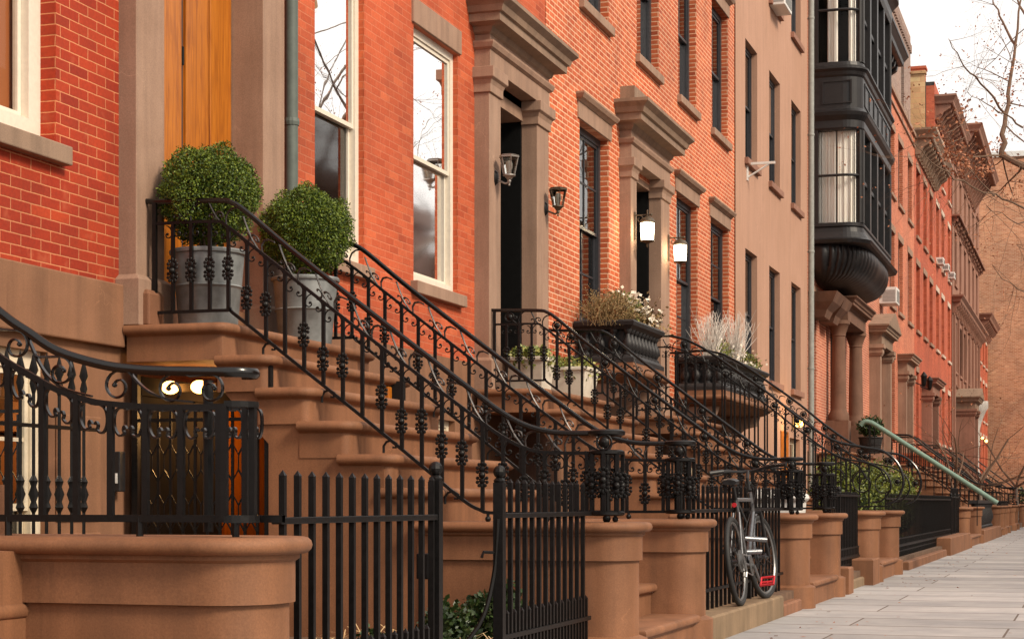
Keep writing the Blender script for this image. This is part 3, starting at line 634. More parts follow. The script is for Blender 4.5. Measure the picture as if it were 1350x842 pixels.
m = MB(); m.box(-8, 17, 107.5, 125, 0, 20.6); add('brick_wall', m, M['brickJ'], HJ)
m = MB(); m.box(-8.1, 17.1, 107.4, 108, 20.6, 20.9); add('white_coping', m, M['white'], HJ)
m = MB(); m.tube([(-.25, 107.4, 0), (-.25, 107.4, 10)], .12, 8); add('downspout', m, M['bayblack'], HJ)
# tall building set back behind coral house
HT = thing('set_back_block', 'grey brown brick block with dentilled top rising behind the coral house', 'building', (-1, 58, 0))
opsT = [(54.2, 55.2, 13.4, 14.9), (58.2, 59.1, 13.3, 14.9)]
add('brick_wall', wall_mb(45, 61.28, 13.05, 16.2, opsT, -.12), M['brickT'], HT)
m = MB(); m.box(-7, -.5, 61.2, 61.28, 13.05, 16.2); m.box(-7, -.125, 45, 45.08, 13.05, 16.2); m.box(-7, -.35, 45.1, 61.19, 13.06, 13.09); m.box(-7, -.12, 45, 61.28, 16.2, 16.3)
for k in range(46): m.box(-.118, -.06, 45.2+k*.35, 45.4+k*.35, 15.7, 15.95)
add('dentil_course', m, M['brickT'], HT)
for a, b, z, zz in opsT: window(HT, a, b, z, zz, 'frame_dark', .07, .12, 1, 1, None, None, gl='glassdark', x=-.12)
# ------------------------------------------------------------------ ground
t = NT('bluestone_slabs'); tc = t.obj(); br = t.n('ShaderNodeTexBrick'); mp = t.n('ShaderNodeMapping'); t.l(tc, mp.inputs[0]); mp.inputs['Scale'].default_value = (1,.42,1); t.l(mp.outputs[0], br.inputs['Vector'])
br.inputs['Scale'].default_value = 1; br.inputs['Brick Width'].default_value = 1.9; br.inputs['Row Height'].default_value = .40; br.inputs['Mortar Size'].default_value = .010; br.inputs['Mortar Smooth'].default_value = .4
br.inputs['Color1'].default_value = (.30,.30,.305,1); br.inputs['Color2'].default_value = (.44,.435,.44,1); br.inputs['Mortar'].default_value = (.13,.10,.08,1); br.offset = .37
n1 = t.noise(tc, 1.1, 6, .65); n2 = t.noise(tc, 80, 3); n3 = t.noise(tc, 6, 5, .7)
c = t.mix(1, br.outputs['Color'], t.ramp(n1, [(.3, (.72,.71,.72)), (.65, (1.08,1.04,1.0))]), 'MULTIPLY'); c = t.mix(1, c, t.ramp(n3, [(.3, (.88,)*3), (.7, (1.06,)*3)]), 'MULTIPLY')
t.setb(Base_Color=c, Roughness=.75); t.bump(t.math('SUBTRACT', t.math('ADD', t.math('MULTIPLY', n3, .7), t.math('MULTIPLY', n2, .2)), br.outputs['Fac']), .45, .01)
M['slabs'] = t.m
M['asphalt'] = stone('asphalt', (.045,.045,.046), (.06,.06,.06), 2, .9, .1)
def struct(name, mb, mat):
    o = add(name, mb, mat); o['kind'] = 'structure'; return o
struct('ground', MB().box(-300, 300, -60, 600, -1.2, -.14), M['soil'])
struct('sidewalk', MB().box(3.06, 6.6, -6, 109, -.13, 0), M['slabs'])
struct('kerb', MB().box(6.604, 6.78, -6, 109, -.136, .004), M['curb'])
struct('road', MB().box(6.784, 15.5, -40, 400, -.1395, -.12), M['asphalt'])
struct('pavement', MB().box(15.504, 19.9, -40, 400, -.1397, .0), M['slabs'])
struct('planting_bed', MB().box(.1, 3.056, 2, 109, -.138, .17), M['soil'])
# straw litter
g = MB()
for _ in range(900):
    y = random.uniform(6, 9.6); x = random.uniform(1.3, 2.9); 
    if random.random() < .5: y = random.uniform(8.4, 9.7); x = random.uniform(1.7, 2.8)
    a = random.uniform(0, 2*pi); L = random.uniform(.05, .16); z = .175+random.random()*.05; dz = random.uniform(-.01, .06)
    dx, dy = cos(a)*L, sin(a)*L; nx, ny = -sin(a)*.003, cos(a)*.003
    g.quad((x-nx, y-ny, z), (x+nx, y+ny, z), (x+dx+nx, y+dy+ny, z+dz), (x+dx-nx, y+dy-ny, z+dz))
o = add('straw', g, M['stalk'], fixn=False); tag(o, 'pale dry straw and stalks littering the planting bed behind the front fence', 'straw', kind='stuff')
# ------------------------------------------------------------------ stoops
def nose(z, r=.026, o=.035, body=.14):
    P = [(0, z-2*r-body), (0, z-2*r-.012), (.008, z-2*r-.004)]
    for k in range(7):
        a = -pi/2+pi*k/6; P.append((o-r+r*cos(a)+.004, z-r+r*sin(a)))
    return P
ZS = [1.825, 1.63, 1.43, 1.235, 1.04, .845]
XS = [1.02, 1.28, 1.53, 1.79, 2.05, 2.33]
def stoop(s0, s1, label, passage=True, mat='bs_step', dxs=0, z0=.0):
    st = thing('stoop', label, 'stoop', (1.6, (s0+s1)/2, 0))
    # landing
    P = nose(2.02, .03, .045, .0); P = [(0, 1.80)]+P[1:]
    add('landing', MB().ring(.061, .70, s0, s1, P, Rc=.03, seg=2), M[mat], st, smooth=True)
    XC = [q-dxs for q in (.98, 1.24, 1.49, 1.75, 2.0)]; xb = [q-dxs for q in (.70, .96, 1.22, 1.47, 1.73)]
    for k in range(5):
        z = ZS[k]; pz = 2.02-.195*k
        P = nose(z, .03, .045, 0); P = [(0, z-.215)]+P[1:]
        add('step', MB().ring(xb[k]-.04, XC[k], s0+.01*k+.01, s1-.01*k-.01, P, Rc=.05, seg=3), M[mat], st, smooth=True)
    th = .45
    # side walls under the steps
    prof = [(.96, z0), (.96, 1.40), (1.0, 1.52), (.70, 1.815), (.94, 1.815), (.94, 1.62), (1.2, 1.61), (1.2, 1.415), (1.45, 1.41), (1.45, 1.22), (1.71, 1.21), (1.71, 1.02), (1.97, 1.01), (1.97, z0)]
    prof = [(.98, z0), (.98, 1.30), (.70, 1.60), (.70, 1.805), (.94, 1.805), (.94, 1.61), (1.2, 1.61), (1.2, 1.41), (1.45, 1.41), (1.45, 1.215), (1.71, 1.215), (1.71, 1.02), (1.96, 1.02), (1.96, z0)]
    if not passage: prof = [(.03, z0), (.03, 1.80)]+prof[3:]
    for a, b in ((s0+.035, s0+.22), (s1-.22, s1-.035)): add('side_wall', MB().prism_xz(prof, a, b), M['bs_wall' if False else mat], st)
    # inner fill below steps
    P = [(1.1, z0), (1.1, 1.4), (1.45, 1.2), (1.71, 1.0), (1.97, .81), (2.27, .8), (2.27, z0)]
    add('core', MB().prism_xz(P, s0+.23, s1-.23), M[mat], st)
    # lower steps between the cheek walls
    for (x, z) in ((2.33-dxs, .83), (2.61-dxs, .635), (2.89-dxs, .43), (3.17-dxs, .23)):
        P = nose(z, .03, .04, 0); P = [(0, max(z-.23, -.0))]+P[1:]
        add('step', MB().ring(x-.38, x-.04, s0+th-.01, s1-th+.01, P), M[mat], st, smooth=True)
    for a, b in ((s0, s0+th), (s1-th, s1)):
        c = MB(); c.ring(1.93-dxs, 3.16-dxs*.22, a+.02, b-.02, [(.05, -.05), (.05, .19), (.0, .21), (0, .63)], Rc=.17)
        ch = add('cheek_wall', c, M[mat], st, smooth=True)
        c = MB(); P = [(.02, .632), (.02, .765), (.035, .775), (.035, .79)]
        for k in range(7):
            an = -pi/2+pi*k/6; P.append((.055+.03*cos(an)-.008, .818+.028*sin(an)))
        c.ring(1.93-dxs, 3.16-dxs*.22, a+.02, b-.02, P, Rc=.17); add('cap_stone', c, M[mat], ch, smooth=True)
    return st
stoop(2.1, 5.63, 'nearest brownstone stoop, its thick curved cheek wall filling the lower left corner', dxs=.33)
ST1 = stoop(9.74, 12.05, 'brownstone stoop with two grey tubs of clipped boxwood on its landing')
ST2 = stoop(16.3, 18.85, 'brownstone stoop climbing to the black door with white planters on its landing')
ST3 = stoop(21.95, 24.75, 'brownstone stoop leading up to the doorway with lit lanterns')
ST4 = stoop(38.9, 43.6, 'wide brownstone stoop in front of the columned porch, with a green handrail')
# ------------------------------------------------------------------ ironwork
def interp(path, x):
    if x <= path[0][0]: return path[0][1]
    for (x0, z0), (x1, z1) in zip(path, path[1:]):
        if x <= x1: return z0+(z1-z0)*(x-x0)/(x1-x0)
    return path[-1][1]
def smoothp(path, n=4):
    out = []
    for i in range(len(path)-1):
        p0 = path[max(i-1,0)]; p1 = path[i]; p2 = path[i+1]; p3 = path[min(i+2, len(path)-1)]
        for k in range(n):
            t = k/n; out.append(tuple(.5*((2*p1[d])+(-p0[d]+p2[d])*t+(2*p0[d]-5*p1[d]+4*p2[d]-p3[d])*t*t+(-p0[d]+3*p1[d]-3*p2[d]+p3[d])*t**3) for d in (0,1)))
    out.append(path[-1]); return out
TOP = [(-.0,2.80),(.17,2.78),(.60,2.765),(.70,2.745),(.80,2.68),(1.07,2.46),(1.46,2.16),(1.84,1.875),(2.21,1.60),(2.39,1.47),(2.53,1.395),(2.68,1.355),(2.84,1.345),(3.1,1.345)]
SUB = [(.18,2.645),(.58,2.64),(.66,2.61),(.88,2.445),(1.32,2.11),(1.65,1.865),(2.21,1.46),(2.39,1.335),(2.56,1.255),(2.75,1.235),(3.1,1.235)]
BOT = [(.18,2.105),(.66,2.105),(.70,2.09),(1.07,1.81),(1.57,1.43),(1.98,1.11),(2.16,.97),(2.26,.915),(2.39,.895),(3.1,.895)]
def rosette_me():
    m = MB()
    for sg in (1, -1):
        for k in range(7):
            a = R(-22+k*37.3); ux, uz = cos(a), sg*sin(a); zc = sg*.031
            m.tube([(ux*.010, -.008, zc+uz*.010), (ux*.026, -.010, zc+uz*.030)], [.0035, .0060], 5)
            m.ball((ux*.030, -.009, zc+uz*.036), .0112, 6, 4, (1, .8, 1))
        m.ball((0, -.008, sg*.033), .019, 8, 5, (1, .6, 1.1))
    m.ball((0, -.012, 0), .021, 10, 6, (1, .9, 1)); m.ball((0, -.030, 0), .0095, 6, 4)
    return mesh('rosette', m, M['iron'], True)
ROS = rosette_me()
def disc_me():
    m = MB(); m.tube(arc(0, 0, .042, 0, 360, 16), .007, 5); m.ball((0,0,0), .032, 10, 6, (1, .5, 1)); m.ball((0,-.015,0), .012, 6, 4)
    return mesh('roundel', m, M['iron'], True)
DISC = disc_me()
BARS = {}
def bar_me(L, r=.0105, sq=True):
    k = (round(L, 2), r)
    if k not in BARS: BARS[k] = mesh('baluster', MB().tube([(0,0,0), (0,0,k[0])], r*1.35 if sq else r, 4 if sq else 8), M['iron'])
    return BARS[k]
def jcurl():   # little c scroll below the sub rail, springing from the baluster
    m = MB(); m.tube(spiral(.050, -.044, .044, .040, 98, 185, 6)+spiral(.034, -.054, .024, .008, 195, 440, 10), .0042, 5, .9); m.ball((.036, 0, -.051), .0085, 6, 4); return m
JC = mesh('curl', jcurl(), M['iron'], True)
def midscroll():  # strap with two curls between handrail and sub rail; rail slope removed
    m = MB(); m.tube([(0,0,.135), (.014,0,.105), (.035,0,.070), (.062,0,.035), (.098,0,.006), (.125,0,-.004)], .0075, 6)
    m.tube(spiral(.085, .045, .034, .030, 215, 90, 6)+spiral(.088, .058, .017, .007, 90, -200, 8), .006, 6)
    m.tube([(.205,0,.125), (.165,0,.112), (.135,0,.085), (.120,0,.045), (.124,0,.004)], .006, 6)
    m.tube(spiral(.02, .035, .026, .008, 290, 560, 9), .0055, 5); return m
MSC = midscroll()
def shear(mb, sl, x0, z0):   # follow the rail's slope
    o = MB(); o.f = list(mb.f); o.v = [(x+x0, y, z+z0+sl*x) for x, y, z in mb.v]; return o
def railing(s, label, group=None, ros=True, xend=3.1, top=TOP, sub=SUB, bot=BOT, dens=1, cage=True, scroll=True, r=.0105, xstart=.178, sp=.1235, disc=False, far=False):
    y = s; rt = thing('stair_railing', label, 'railing', (1.6, y, 1.0), group)
    tp = [(x, y, z) for x, z in smoothp(top)]
    add('handrail', MB().tube(tp, .017, 8, .8), M['iron_worn'], rt, smooth=True)
    add('lower_rail', MB().tube([(x, y, z) for x, z in smoothp(sub)], .013, 4, .9), M['iron'], rt)
    add('bottom_rail', MB().tube([(x, y, z) for x, z in smoothp(bot)], .013, 4, .9), M['iron'], rt)
    k = 0; x = xstart; xs = []
    while x < xend-.12: xs.append(x); x += sp
    for k, x in enumerate(xs):
        z1 = interp(sub, x); z0 = interp(bot, x)
        if k == 0: z0 = 2.02; z1 = interp(top, x)
        b = link('baluster', bar_me(z1-z0+.0, r*(1.25 if k == 0 else 1)), rt, (x, y, z0))
        if ros and k > 0:
            if x < .7: zz = 2.355
            elif (k % 4) == 3 and x < 2.0: zz = None
            else: zz = z0+(z1-z0)*(.42 if x < 1.9 else .5)-(.05 if k % 2 else 0)
            if zz: link('rosette', ROS, b, (x, y, zz))
        if scroll and k > 0:
            sl = -math.atan2(interp(sub, x+.05)-interp(sub, x-.05), .1)
            zc_ = interp(sub, x+.05)-.012; link('curl', JC, b, (x, y, zc_+.006)); zc_ = interp(sub, x-.05)-.012; link('curl', JC, b, (x, y, min(zc_, interp(sub, x-.03))-.004), (0, 0, pi))
    # straps between the two top rails
    if scroll:
        x = .30 if top is TOP else xs[0]+.1; i = 0
        while x < xend-.22:
            sl = (interp(sub, x+.12)-interp(sub, x))/.12; gap = interp(top, x+.02)-interp(sub, x+.02)
            o = shear(MSC, sl, x, interp(sub, x)); o.v = [(a, y+b*1.0, c) for a, b, c in o.v]
            add('scroll_strap', o, M['iron_strap'] if not disc else M['iron'], rt, smooth=True)
            if disc and i % 2 == 0: link('roundel', DISC, rt, (x+.03, y-.006, interp(sub, x)+gap*.5))
            x += sp*1.9; i += 1
        # feet curls under the sloping bottom rail
        for fx in (.93, 1.31, 1.70, 2.08):
            if fx < xend: 
                z = interp(bot, fx); f = MB(); f.tube([(fx-.03, y, z-.085), (fx-.03, y, z-.045), (fx-.012, y, z-.02), (fx+.02, y, z-.012), (fx+.05, y, z-.03), (fx+.045, y, z-.055), (fx+.026, y, z-.052)], .0075, 6)
                add('foot_curl', f, M['iron'], rt, smooth=True)
    if cage:
        cx = xend-.09; m = MB()
        for z in (1.345, 1.235, .895): m.tube([(cx+.09*cos(2*pi*k/16), y+.09*sin(2*pi*k/16), z) for k in range(16)], .014 if z < 1.3 else .018, 6, closed=True)
        m.tube([(cx, y, .84), (cx, y, 1.30)], .016, 8); m.ball((cx, y, .865), .024, 8, 6)
        nw = add('newel_cage', m, M['iron'], rt, smooth=True)
        for k in range(7):
            a = 2*pi*k/7+.3; bx, by = cx+.09*cos(a), y+.09*sin(a)
            link('baluster', bar_me(.34, r), nw, (bx, by, .895))
            if ros: link('rosette', ROS, nw, (bx, by-.004, 1.05+.03*(k % 2)))
        link('roundel', DISC, nw, (cx+.01, y-.095, 1.29)); 
        m = MB()
        for fx in (cx-.35, cx+.05, cx-.7): m.ball((fx, y, .862), .018, 8, 6); m.tube([(fx, y, .845), (fx, y, .9)], .009, 6)
        add('ball_foot', m, M['iron'], rt, smooth=True)
    else:
        m = MB()
        for fx in (xend-.15, xend-.5): m.ball((fx, y, .862), .018, 8, 6); m.tube([(fx, y, .845), (fx, y, .9)], .009, 6)
        add('ball_foot', m, M['iron'], rt, smooth=True)
    return rt
GR = 'wrought iron stair railings of the stoops'
railing(9.87, 'black iron railing with rosettes on near side of stoop holding boxwood tubs', GR)
railing(11.78, 'black iron railing with rosettes on far side of stoop holding boxwood tubs', GR)
railing(16.46, 'black iron railing on near side of stoop with white planters', GR, disc=True)
railing(18.6, 'black iron railing on far side of stoop with white planters', GR, disc=True)
SW = [(.0,3.0),(.17,3.0),(.8,2.97),(1.7,2.38),(2.2,1.98),(2.6,1.71),(2.95,1.62),(3.2,1.57),(3.38,1.42),(3.45,1.2),(3.38,1.0),(3.25,.93)]
def swan(s, label):
    top = SW; sub = [(.18,2.86),(.78,2.83),(1.7,2.22),(2.2,1.83),(2.62,1.53),(2.9,1.4),(3.0,1.25)]; bot = [(.18,2.1),(.7,2.1),(1.07,1.8),(1.98,1.1),(2.3,.92),(3.05,.90)]
    rt = railing(s, label, GR, ros=False, xend=3.0, top=top, sub=sub, bot=bot, cage=False, scroll=True, disc=True)
    m = MB(); m.tube(smooth3([(x, s, z) for x, z in ((2.3,1.72),(2.7,1.5),(3.05,1.42),(3.25,1.3),(3.3,1.12),(3.2,.98),(3.08,.95))]), .012, 6)
    m.tube(spiral(2.98, 1.18, .16, .03, 60, 560, 26, s), .009, 5); m.tube(spiral(2.66, 1.26, .12, .03, 200, -260, 20, s), .009, 5)
    add('volute', m, M['iron'], rt, smooth=True)
    for p in ((3.0,1.5),(3.3,1.45),(3.38,1.2),(2.3,1.82),(1.9,2.13),(1.3,2.52)): link('roundel', DISC, rt, (p[0], s, p[1]))
def smooth3(P, n=5):
    out = []
    for i in range(len(P)-1):
        p0 = P[max(i-1,0)]; p1 = P[i]; p2 = P[i+1]; p3 = P[min(i+2, len(P)-1)]
        for k in range(n):
            t = k/n; out.append(tuple(.5*((2*p1[d])+(-p0[d]+p2[d])*t+(2*p0[d]-5*p1[d]+4*p2[d]-p3[d])*t*t+(-p0[d]+3*p1[d]-3*p2[d]+p3[d])*t**3) for d in range(3)))
    out.append(P[-1]); return out
swan(22.15, 'plain barred iron railing with swan neck end on near side of lantern stoop')
swan(24.5, 'plain barred iron railing with swan neck end on far side of lantern stoop')
# nearest stoop's railing with heavy bars and c scrolls
def rail0(s):
    T0 = [(1.2,2.28),(1.5,2.03),(1.8,1.81),(2.07,1.60),(2.18,1.53),(2.29,1.465),(2.44,1.42),(2.56,1.40),(2.70,1.39),(2.98,1.38)]
    B0 = [(1.2,2.10),(1.5,1.85),(1.8,1.63),(2.07,1.45),(2.18,1.39),(2.29,1.335),(2.40,1.30),(2.49,1.285),(2.70,1.27),(2.98,1.27)]
    rt = thing('stair_railing', 'heavy iron railing with paired scrolls on the nearest stoop wall, swooping down at left', 'railing', (2.6, s, .85), GR)
    end = [(2.98+.07*sin(R(a)), s-.07+.07*cos(R(a))) for a in range(0, 200, 20)]
    add('handrail', MB().tube([(x, s, z) for x, z in smoothp(T0)]+[(x, y, 1.37) for x, y in end], .017, 8, .75), M['iron_worn'], rt, smooth=True)
    add('lower_rail', MB().tube([(x, s, z) for x, z in smoothp(B0)]+[(x, y, 1.27) for x, y in end], .0135, 4, .9), M['iron'], rt)
    add('bottom_rail', MB().tube([(1.95, s, .905), (3.12, s, .905)]+[(x, y, .905) for x, y in end], .017, 4, .9), M['iron'], rt)
    xs = [2.02+.1915*k for k in range(6)]+[3.10]
    xs = [1.966, 2.101, 2.232, 2.363, 2.492, 2.622, 2.753, 2.891, 2.985]
    for k, x in enumerate(xs):
        z1 = interp(B0, x); link('baluster', bar_me(z1-.905, .0105), rt, (x, s, .905))
    link('baluster', bar_me(.357, .0105), rt, (3.045, s-.07, .905)); link('baluster', bar_me(.357, .0105), rt, (2.98, s-.14, .905))
    m = MB(); m.tube([(2.82, s+.06, .86), (2.82, s+.06, 1.36)], .017, 8); add('newel_post', m, M['iron'], rt)
    for x in (2.1, 2.6, 2.95): add('rail_foot', MB().tube([(x, s, .84), (x, s, .91)], .012, 6), M['iron'], rt)
    for a, b in zip(xs, xs[1:]+[3.05]):
        w_ = b-a; zt = (interp(B0, a)+interp(B0, b))/2-.01; sl = (interp(B0, b)-interp(B0, a))/w_; cx = (a+b)/2
        m = MB()
        for sg in (-1, 1):
            P = [(sg*.008, -.070), (sg*.018, -.060), (sg*.026, -.072), (sg*.022, -.086), (sg*.045, -.094), (sg*.068, -.078), (sg*.078, -.048), (sg*.070, -.016), (sg*.045, -.002), (sg*.006, -.004)]
            m.tube(smooth3([(cx+p*w_*5.2, s, zt+q*1.0+sl*p*w_*5.2) for p, q in P], 4), .0042, 4, 2.6)
        add('paired_scroll', m, M['iron_worn'], rt, smooth=True)
    for (x, sg) in ((2.13, 1), (2.52, -1), (2.86, 1), (2.72, -1), (2.30, 1)):
        zt, zb = interp(T0, x), interp(B0, x); h = zt-zb; m = MB(); q0 = min(.052, h*.44)
        m.tube([(x-sg*q0*1.9, s, zt-.004), (x-sg*q0*1.5, s, zt-h*.12)]+spiral(x, (zt+zb)/2-.002, q0, .014, 90 if sg > 0 else 90, 90-sg*440, 26, s), .0046, 5, 2.0)
        m.ball((x+.014*cos(R(90-sg*440)), s, (zt+zb)/2+.014*sin(R(90-sg*440))), .0085, 8, 5, (1, 1.4, 1))
        add('c_scroll', m, M['iron_worn'], rt, smooth=True)
    for (xa, xb) in ((2.17, 2.42), (2.56, 2.80), (1.7, 2.0)):
        m = MB(); za, zb = interp(T0, xa)-.01, interp(B0, xb)+.015
        m.tube(smooth3([(xa, s, za), (xa+(xb-xa)*.25, s, za-(za-zb)*.55), (xa+(xb-xa)*.55, s, za-(za-zb)*.85), (xb, s, zb)], 4), .0048, 4, 2.4); add('strap', m, M['iron_worn'], rt, smooth=True)
    return rt
rail0(5.36)
# ------------------------------------------------------------------ front fences
def picket_me(h, r=.0104):
    m = MB(); m.box(-r, r, -r, r, 0, h-.02)
    b = len(m.v); m.v += [(-r*1.1, -r*1.1, h-.02), (r*1.1, -r*1.1, h-.02), (r*1.1, r*1.1, h-.02), (-r*1.1, r*1.1, h-.02), (0, 0, h)]
    m.f += [(b, b+1, b+4), (b+1, b+2, b+4), (b+2, b+3, b+4), (b+3, b, b+4)]
    return mesh('picket', m, M['iron'])
PK = picket_me(.99); PKS = picket_me(.30); PKT = picket_me(1.08, .008)
def fence(x, ya, yb, label, sp=.118, posts=(), zb=.08, group='iron front yard fences', top=.895, name='iron_fence', me=None, short=True, lattice=False):
    f = thing(name, label, 'fence', (x, (ya+yb)/2, 0), group)
    add('rail', MB().box(x-.02, x+.02, ya, yb, top-.012, top+.012), M['iron'], f, bevel=.003)
    add('rail', MB().box(x-.018, x+.018, ya, yb, .31, .333), M['iron'], f, bevel=.003)
    y = ya+.05; k = 0
    while y < yb-.02:
        link('picket', me or PK, f, (x, y, zb)); 
        if short: link('picket', PKS, f, (x, y+sp*.5, .15))
        y += sp; k += 1
    for p in posts:
        m = MB(); m.box(x-.024, x+.024, p-.024, p+.024, -.02, 1.05); m.lathe([(.026, 1.05), (.03, 1.06), (.015, 1.075)], (x, p, 0), 10); m.ball((x, p, 1.10), .031, 10, 8)
        add('post', m, M['iron'], f)
    if lattice:
        m = MB()
        for q in range(int((yb-ya)/.12)):
            for z in (.12, .24, .36): m.tube(arc(0, 0, .045, 0, 360, 8), .006, 4); 
        m = MB(); z = .06
        while z < .45: m.box(x-.008, x+.008, ya, yb, z, z+.018); z += .09
        add('lattice_panel', m, M['iron'], f)
    return f
fence(2.95, 5.67, 7.25, 'black picket fence between nearest stoop wall and the open gate', .1235, (7.25,))
fence(2.95, 8.12, 9.70, 'black picket fence panel butting the boxwood stoop wall', .118, (8.12,))
# open gate swung in and seen edge-on
gt = thing('iron_gate', 'open iron picket gate swung inward beside the ball-topped fence post', 'gate', (2.93, 7.26, 0))
dx, dy = -.31, .80
m = MB()
for z in (.32, .895): m.tube([(2.93, 7.28, z), (2.93+dx, 7.28+dy, z)], .014, 4)
add('gate_rail', m, M['iron'], gt)
for k in range(7): link('picket', PK, gt, (2.93+dx*(k+.4)/7, 7.28+dy*(k+.4)/7, .08))
add('lock_box', MB().box(2.60, 2.66, 7.94, 8.02, .6, .72), M['iron'], gt, bevel=.006)
m = MB(); m.tube(smooth3([(2.95, 8.10, .88), (2.93, 8.10, .62), (2.87, 8.05, .38), (2.7, 7.95, .17)]), .011, 6); m.tube([(2.95, 8.12, .72), (2.89, 8.06, .725), (2.885, 8.05, .70)], .008, 5)
o = add('fence_brace', m, M['iron'], smooth=True); tag(o, 'bent iron brace and latch hook leaning from gate post into the bed', 'brace')
fence(2.95, 12.1, 16.25, 'black picket fence behind the leaning bicycle', .165, (14.6,), zb=.1, short=False)
fence(2.95, 18.9, 21.9, 'black fence with lattice foot between white planter stoop and lantern stoop', .14, (19.3, 20.1), zb=.0, top=1.03, me=PKT, lattice=True)
fence(2.95, 24.8, 36.5, 'long dark fence with lattice foot past the lantern stoop', .2, (), zb=.0, top=1.0, me=PKT, lattice=True)
f_ = fence(2.95, 36.7, 38.8, 'low finial fence standing on a brown stone block', .15, (36.7, 37.7, 38.7), zb=.25, top=1.05, short=False)
def block(x0, x1, y0, y1, z1, label, mat='curb', name='stone_kerb'):
    m = MB(); m.ring(x0, x1, y0, y1, [(0, -.05), (0, z1-.015), (-.015, z1)]); o = add(name, m, M[mat]); tag(o, label, 'kerb'); return o
block(2.5, 3.14, 12.07, 15.2, .18, 'mossy stone kerb under the bicycle wheels')
block(2.6, 3.14, 15.21, 16.2, .10, 'lower reddish stone slab just beyond the bicycle kerb', 'bs')
block(2.7, 3.2, 19.0, 19.4, .28, 'small square stone block before the lattice fence', 'bs_step')
block(2.6, 3.1, 19.45, 21.6, .10, 'low step stone in front of the lattice fence')
block(2.7, 3.2, 21.2, 21.88, .30, 'short stone block beside the lantern stoop wall', 'bs_step')
block(2.7, 3.15, 26.0, 33.0, .12, 'long low kerb below the far dark fence', 'bs_step')
block(2.7, 3.2, 33.2, 38.8, .32, 'raised reddish stone kerb carrying the finial fence', 'bs_step')
block(2.7, 3.2, 43.7, 52, .30, 'stone kerb under the dark stone balusters', 'bs_step')
bl = thing('stone_balustrade', 'dark baluster row on a stone kerb near the foot of the green handrail', 'balustrade', (2.95, 47, .3))
BP = [(.075, 0), (.075, .05), (.04, .08), (.05, .13), (.09, .24), (.085, .33), (.045, .47), (.04, .52), (.065, .55), (.075, .57), (.075, .62)]
BME = mesh('baluster', MB().lathe(BP, (0,0,0), 12), M['planterblk'], True)
for k in range(12): link('baluster', BME, bl, (2.95, 44.2+k*.62, .30))
add('coping', MB().box(2.84, 3.06, 43.9, 51.4, .921, 1.0), M['planterblk'], bl)
for (s_a, s_b, nm) in ((52.2, 54.6, 'first far brownstone stoop past the dark balusters'), (62.5, 65.5, 'second far brownstone stoop, low and partly behind railings'), (72, 75, 'third far brownstone stoop in front of the pale lintel house'), (82, 85, 'farthest brownstone stoop near the end wall')):
    stoop(s_a, s_b, nm)
for (a, lb) in ((52.4, 'far iron railing on the first stoop past the balusters'), (54.4, 'iron railing on far side of first stoop past the balusters'), (62.7, 'dark railing on near side of second far stoop'), (65.3, 'dark railing on far side of second far stoop'), (72.3, 'dark railing on near side of third far stoop'), (82.3, 'thin dark railing of the farthest stoop')):
    rt = thing('stair_railing', lb, 'railing', (1.6, a, 1), GR)
    add('handrail', MB().tube([(x, a, z+.08) for x, z in smoothp(TOP, 2)], .03, 6), M['iron'], rt); add('lower_rail', MB().tube([(x, a, z) for x, z in smoothp(SUB, 2)], .02, 4), M['iron'], rt); add('bottom_rail', MB().tube([(x, a, z) for x, z in smoothp(BOT, 2)], .02, 4), M['iron'], rt)
    for k in range(23):
        x = .2+k*.125; link('baluster', bar_me(interp(SUB, x)-interp(BOT, x), .013), rt, (x, a, interp(BOT, x)))
fence(2.95, 55, 62.3, 'distant iron fence between the first and second far stoops', .2, (), zb=.0, short=False)
fence(2.95, 65.7, 71.8, 'distant iron fence between the second and third far stoops', .22, (), zb=.0, short=False)
# green handrail
gr = thing('stair_railing', 'pale green painted pipe handrail slanting down the columned porch stoop', 'railing', (2, 40, 1), GR)
P = smooth3([(.80, 40, 2.62), (.88, 40, 2.69), (1.0, 40, 2.68), (1.2, 40, 2.57), (2.4, 40, 1.78), (3.68, 40, .93)])
add('handrail', MB().tube(P, .055, 10), M['greenrail'], gr, smooth=True)
for x, z in ((1.0, 2.66), (1.9, 2.1), (2.8, 1.5)): link('baluster', bar_me(z-max(.05, 2.0-(x-.8)*.75 if x < 3.3 else .05), .02), gr, (x, 40, max(.05, 2.0-(x-.8)*.75 if x < 3.3 else .05)))
for i in range(13): x = 1.1+i*.18; link('baluster', bar_me(.62, .010), gr, (x, 40.02, interp([(1.1, 1.98), (3.3, .42)], x)))
# gate grille below boxwood stoop
gg = thing('basement_gate', 'black iron grille gate under the boxwood stoop, lit from behind by an orange lamp', 'gate', (.5, 9.72, 0))
m = MB()
for x in (.09, .97): m.box(x-.02, x+.02, 9.78, 9.82, .0, 1.78)
for z in (.75, 1.45, 1.52): m.box(.11, .95, 9.79, 9.81, z-.01, z+.01)
add('gate_frame', m, M['iron'], gg)
for k in range(10): link('bar', bar_me(1.5, .008), gg, (.16+.082*k, 9.80, .0))
m = MB()
for k in range(9):
    x = .16+.082*k
    for z in (.78, 1.08):
        m.tube([(x, 9.795, z), (x+.041, 9.795, z+.07), (x+.041, 9.795, z+.16), (x, 9.795, z+.23)], .0045, 4); m.tube([(x+.082, 9.795, z), (x+.041, 9.795, z+.07)], .006, 4); m.tube([(x+.041, 9.795, z+.16), (x+.082, 9.795, z+.23)], .006, 4)
add('diamond_lattice', m, M['iron'], gg)
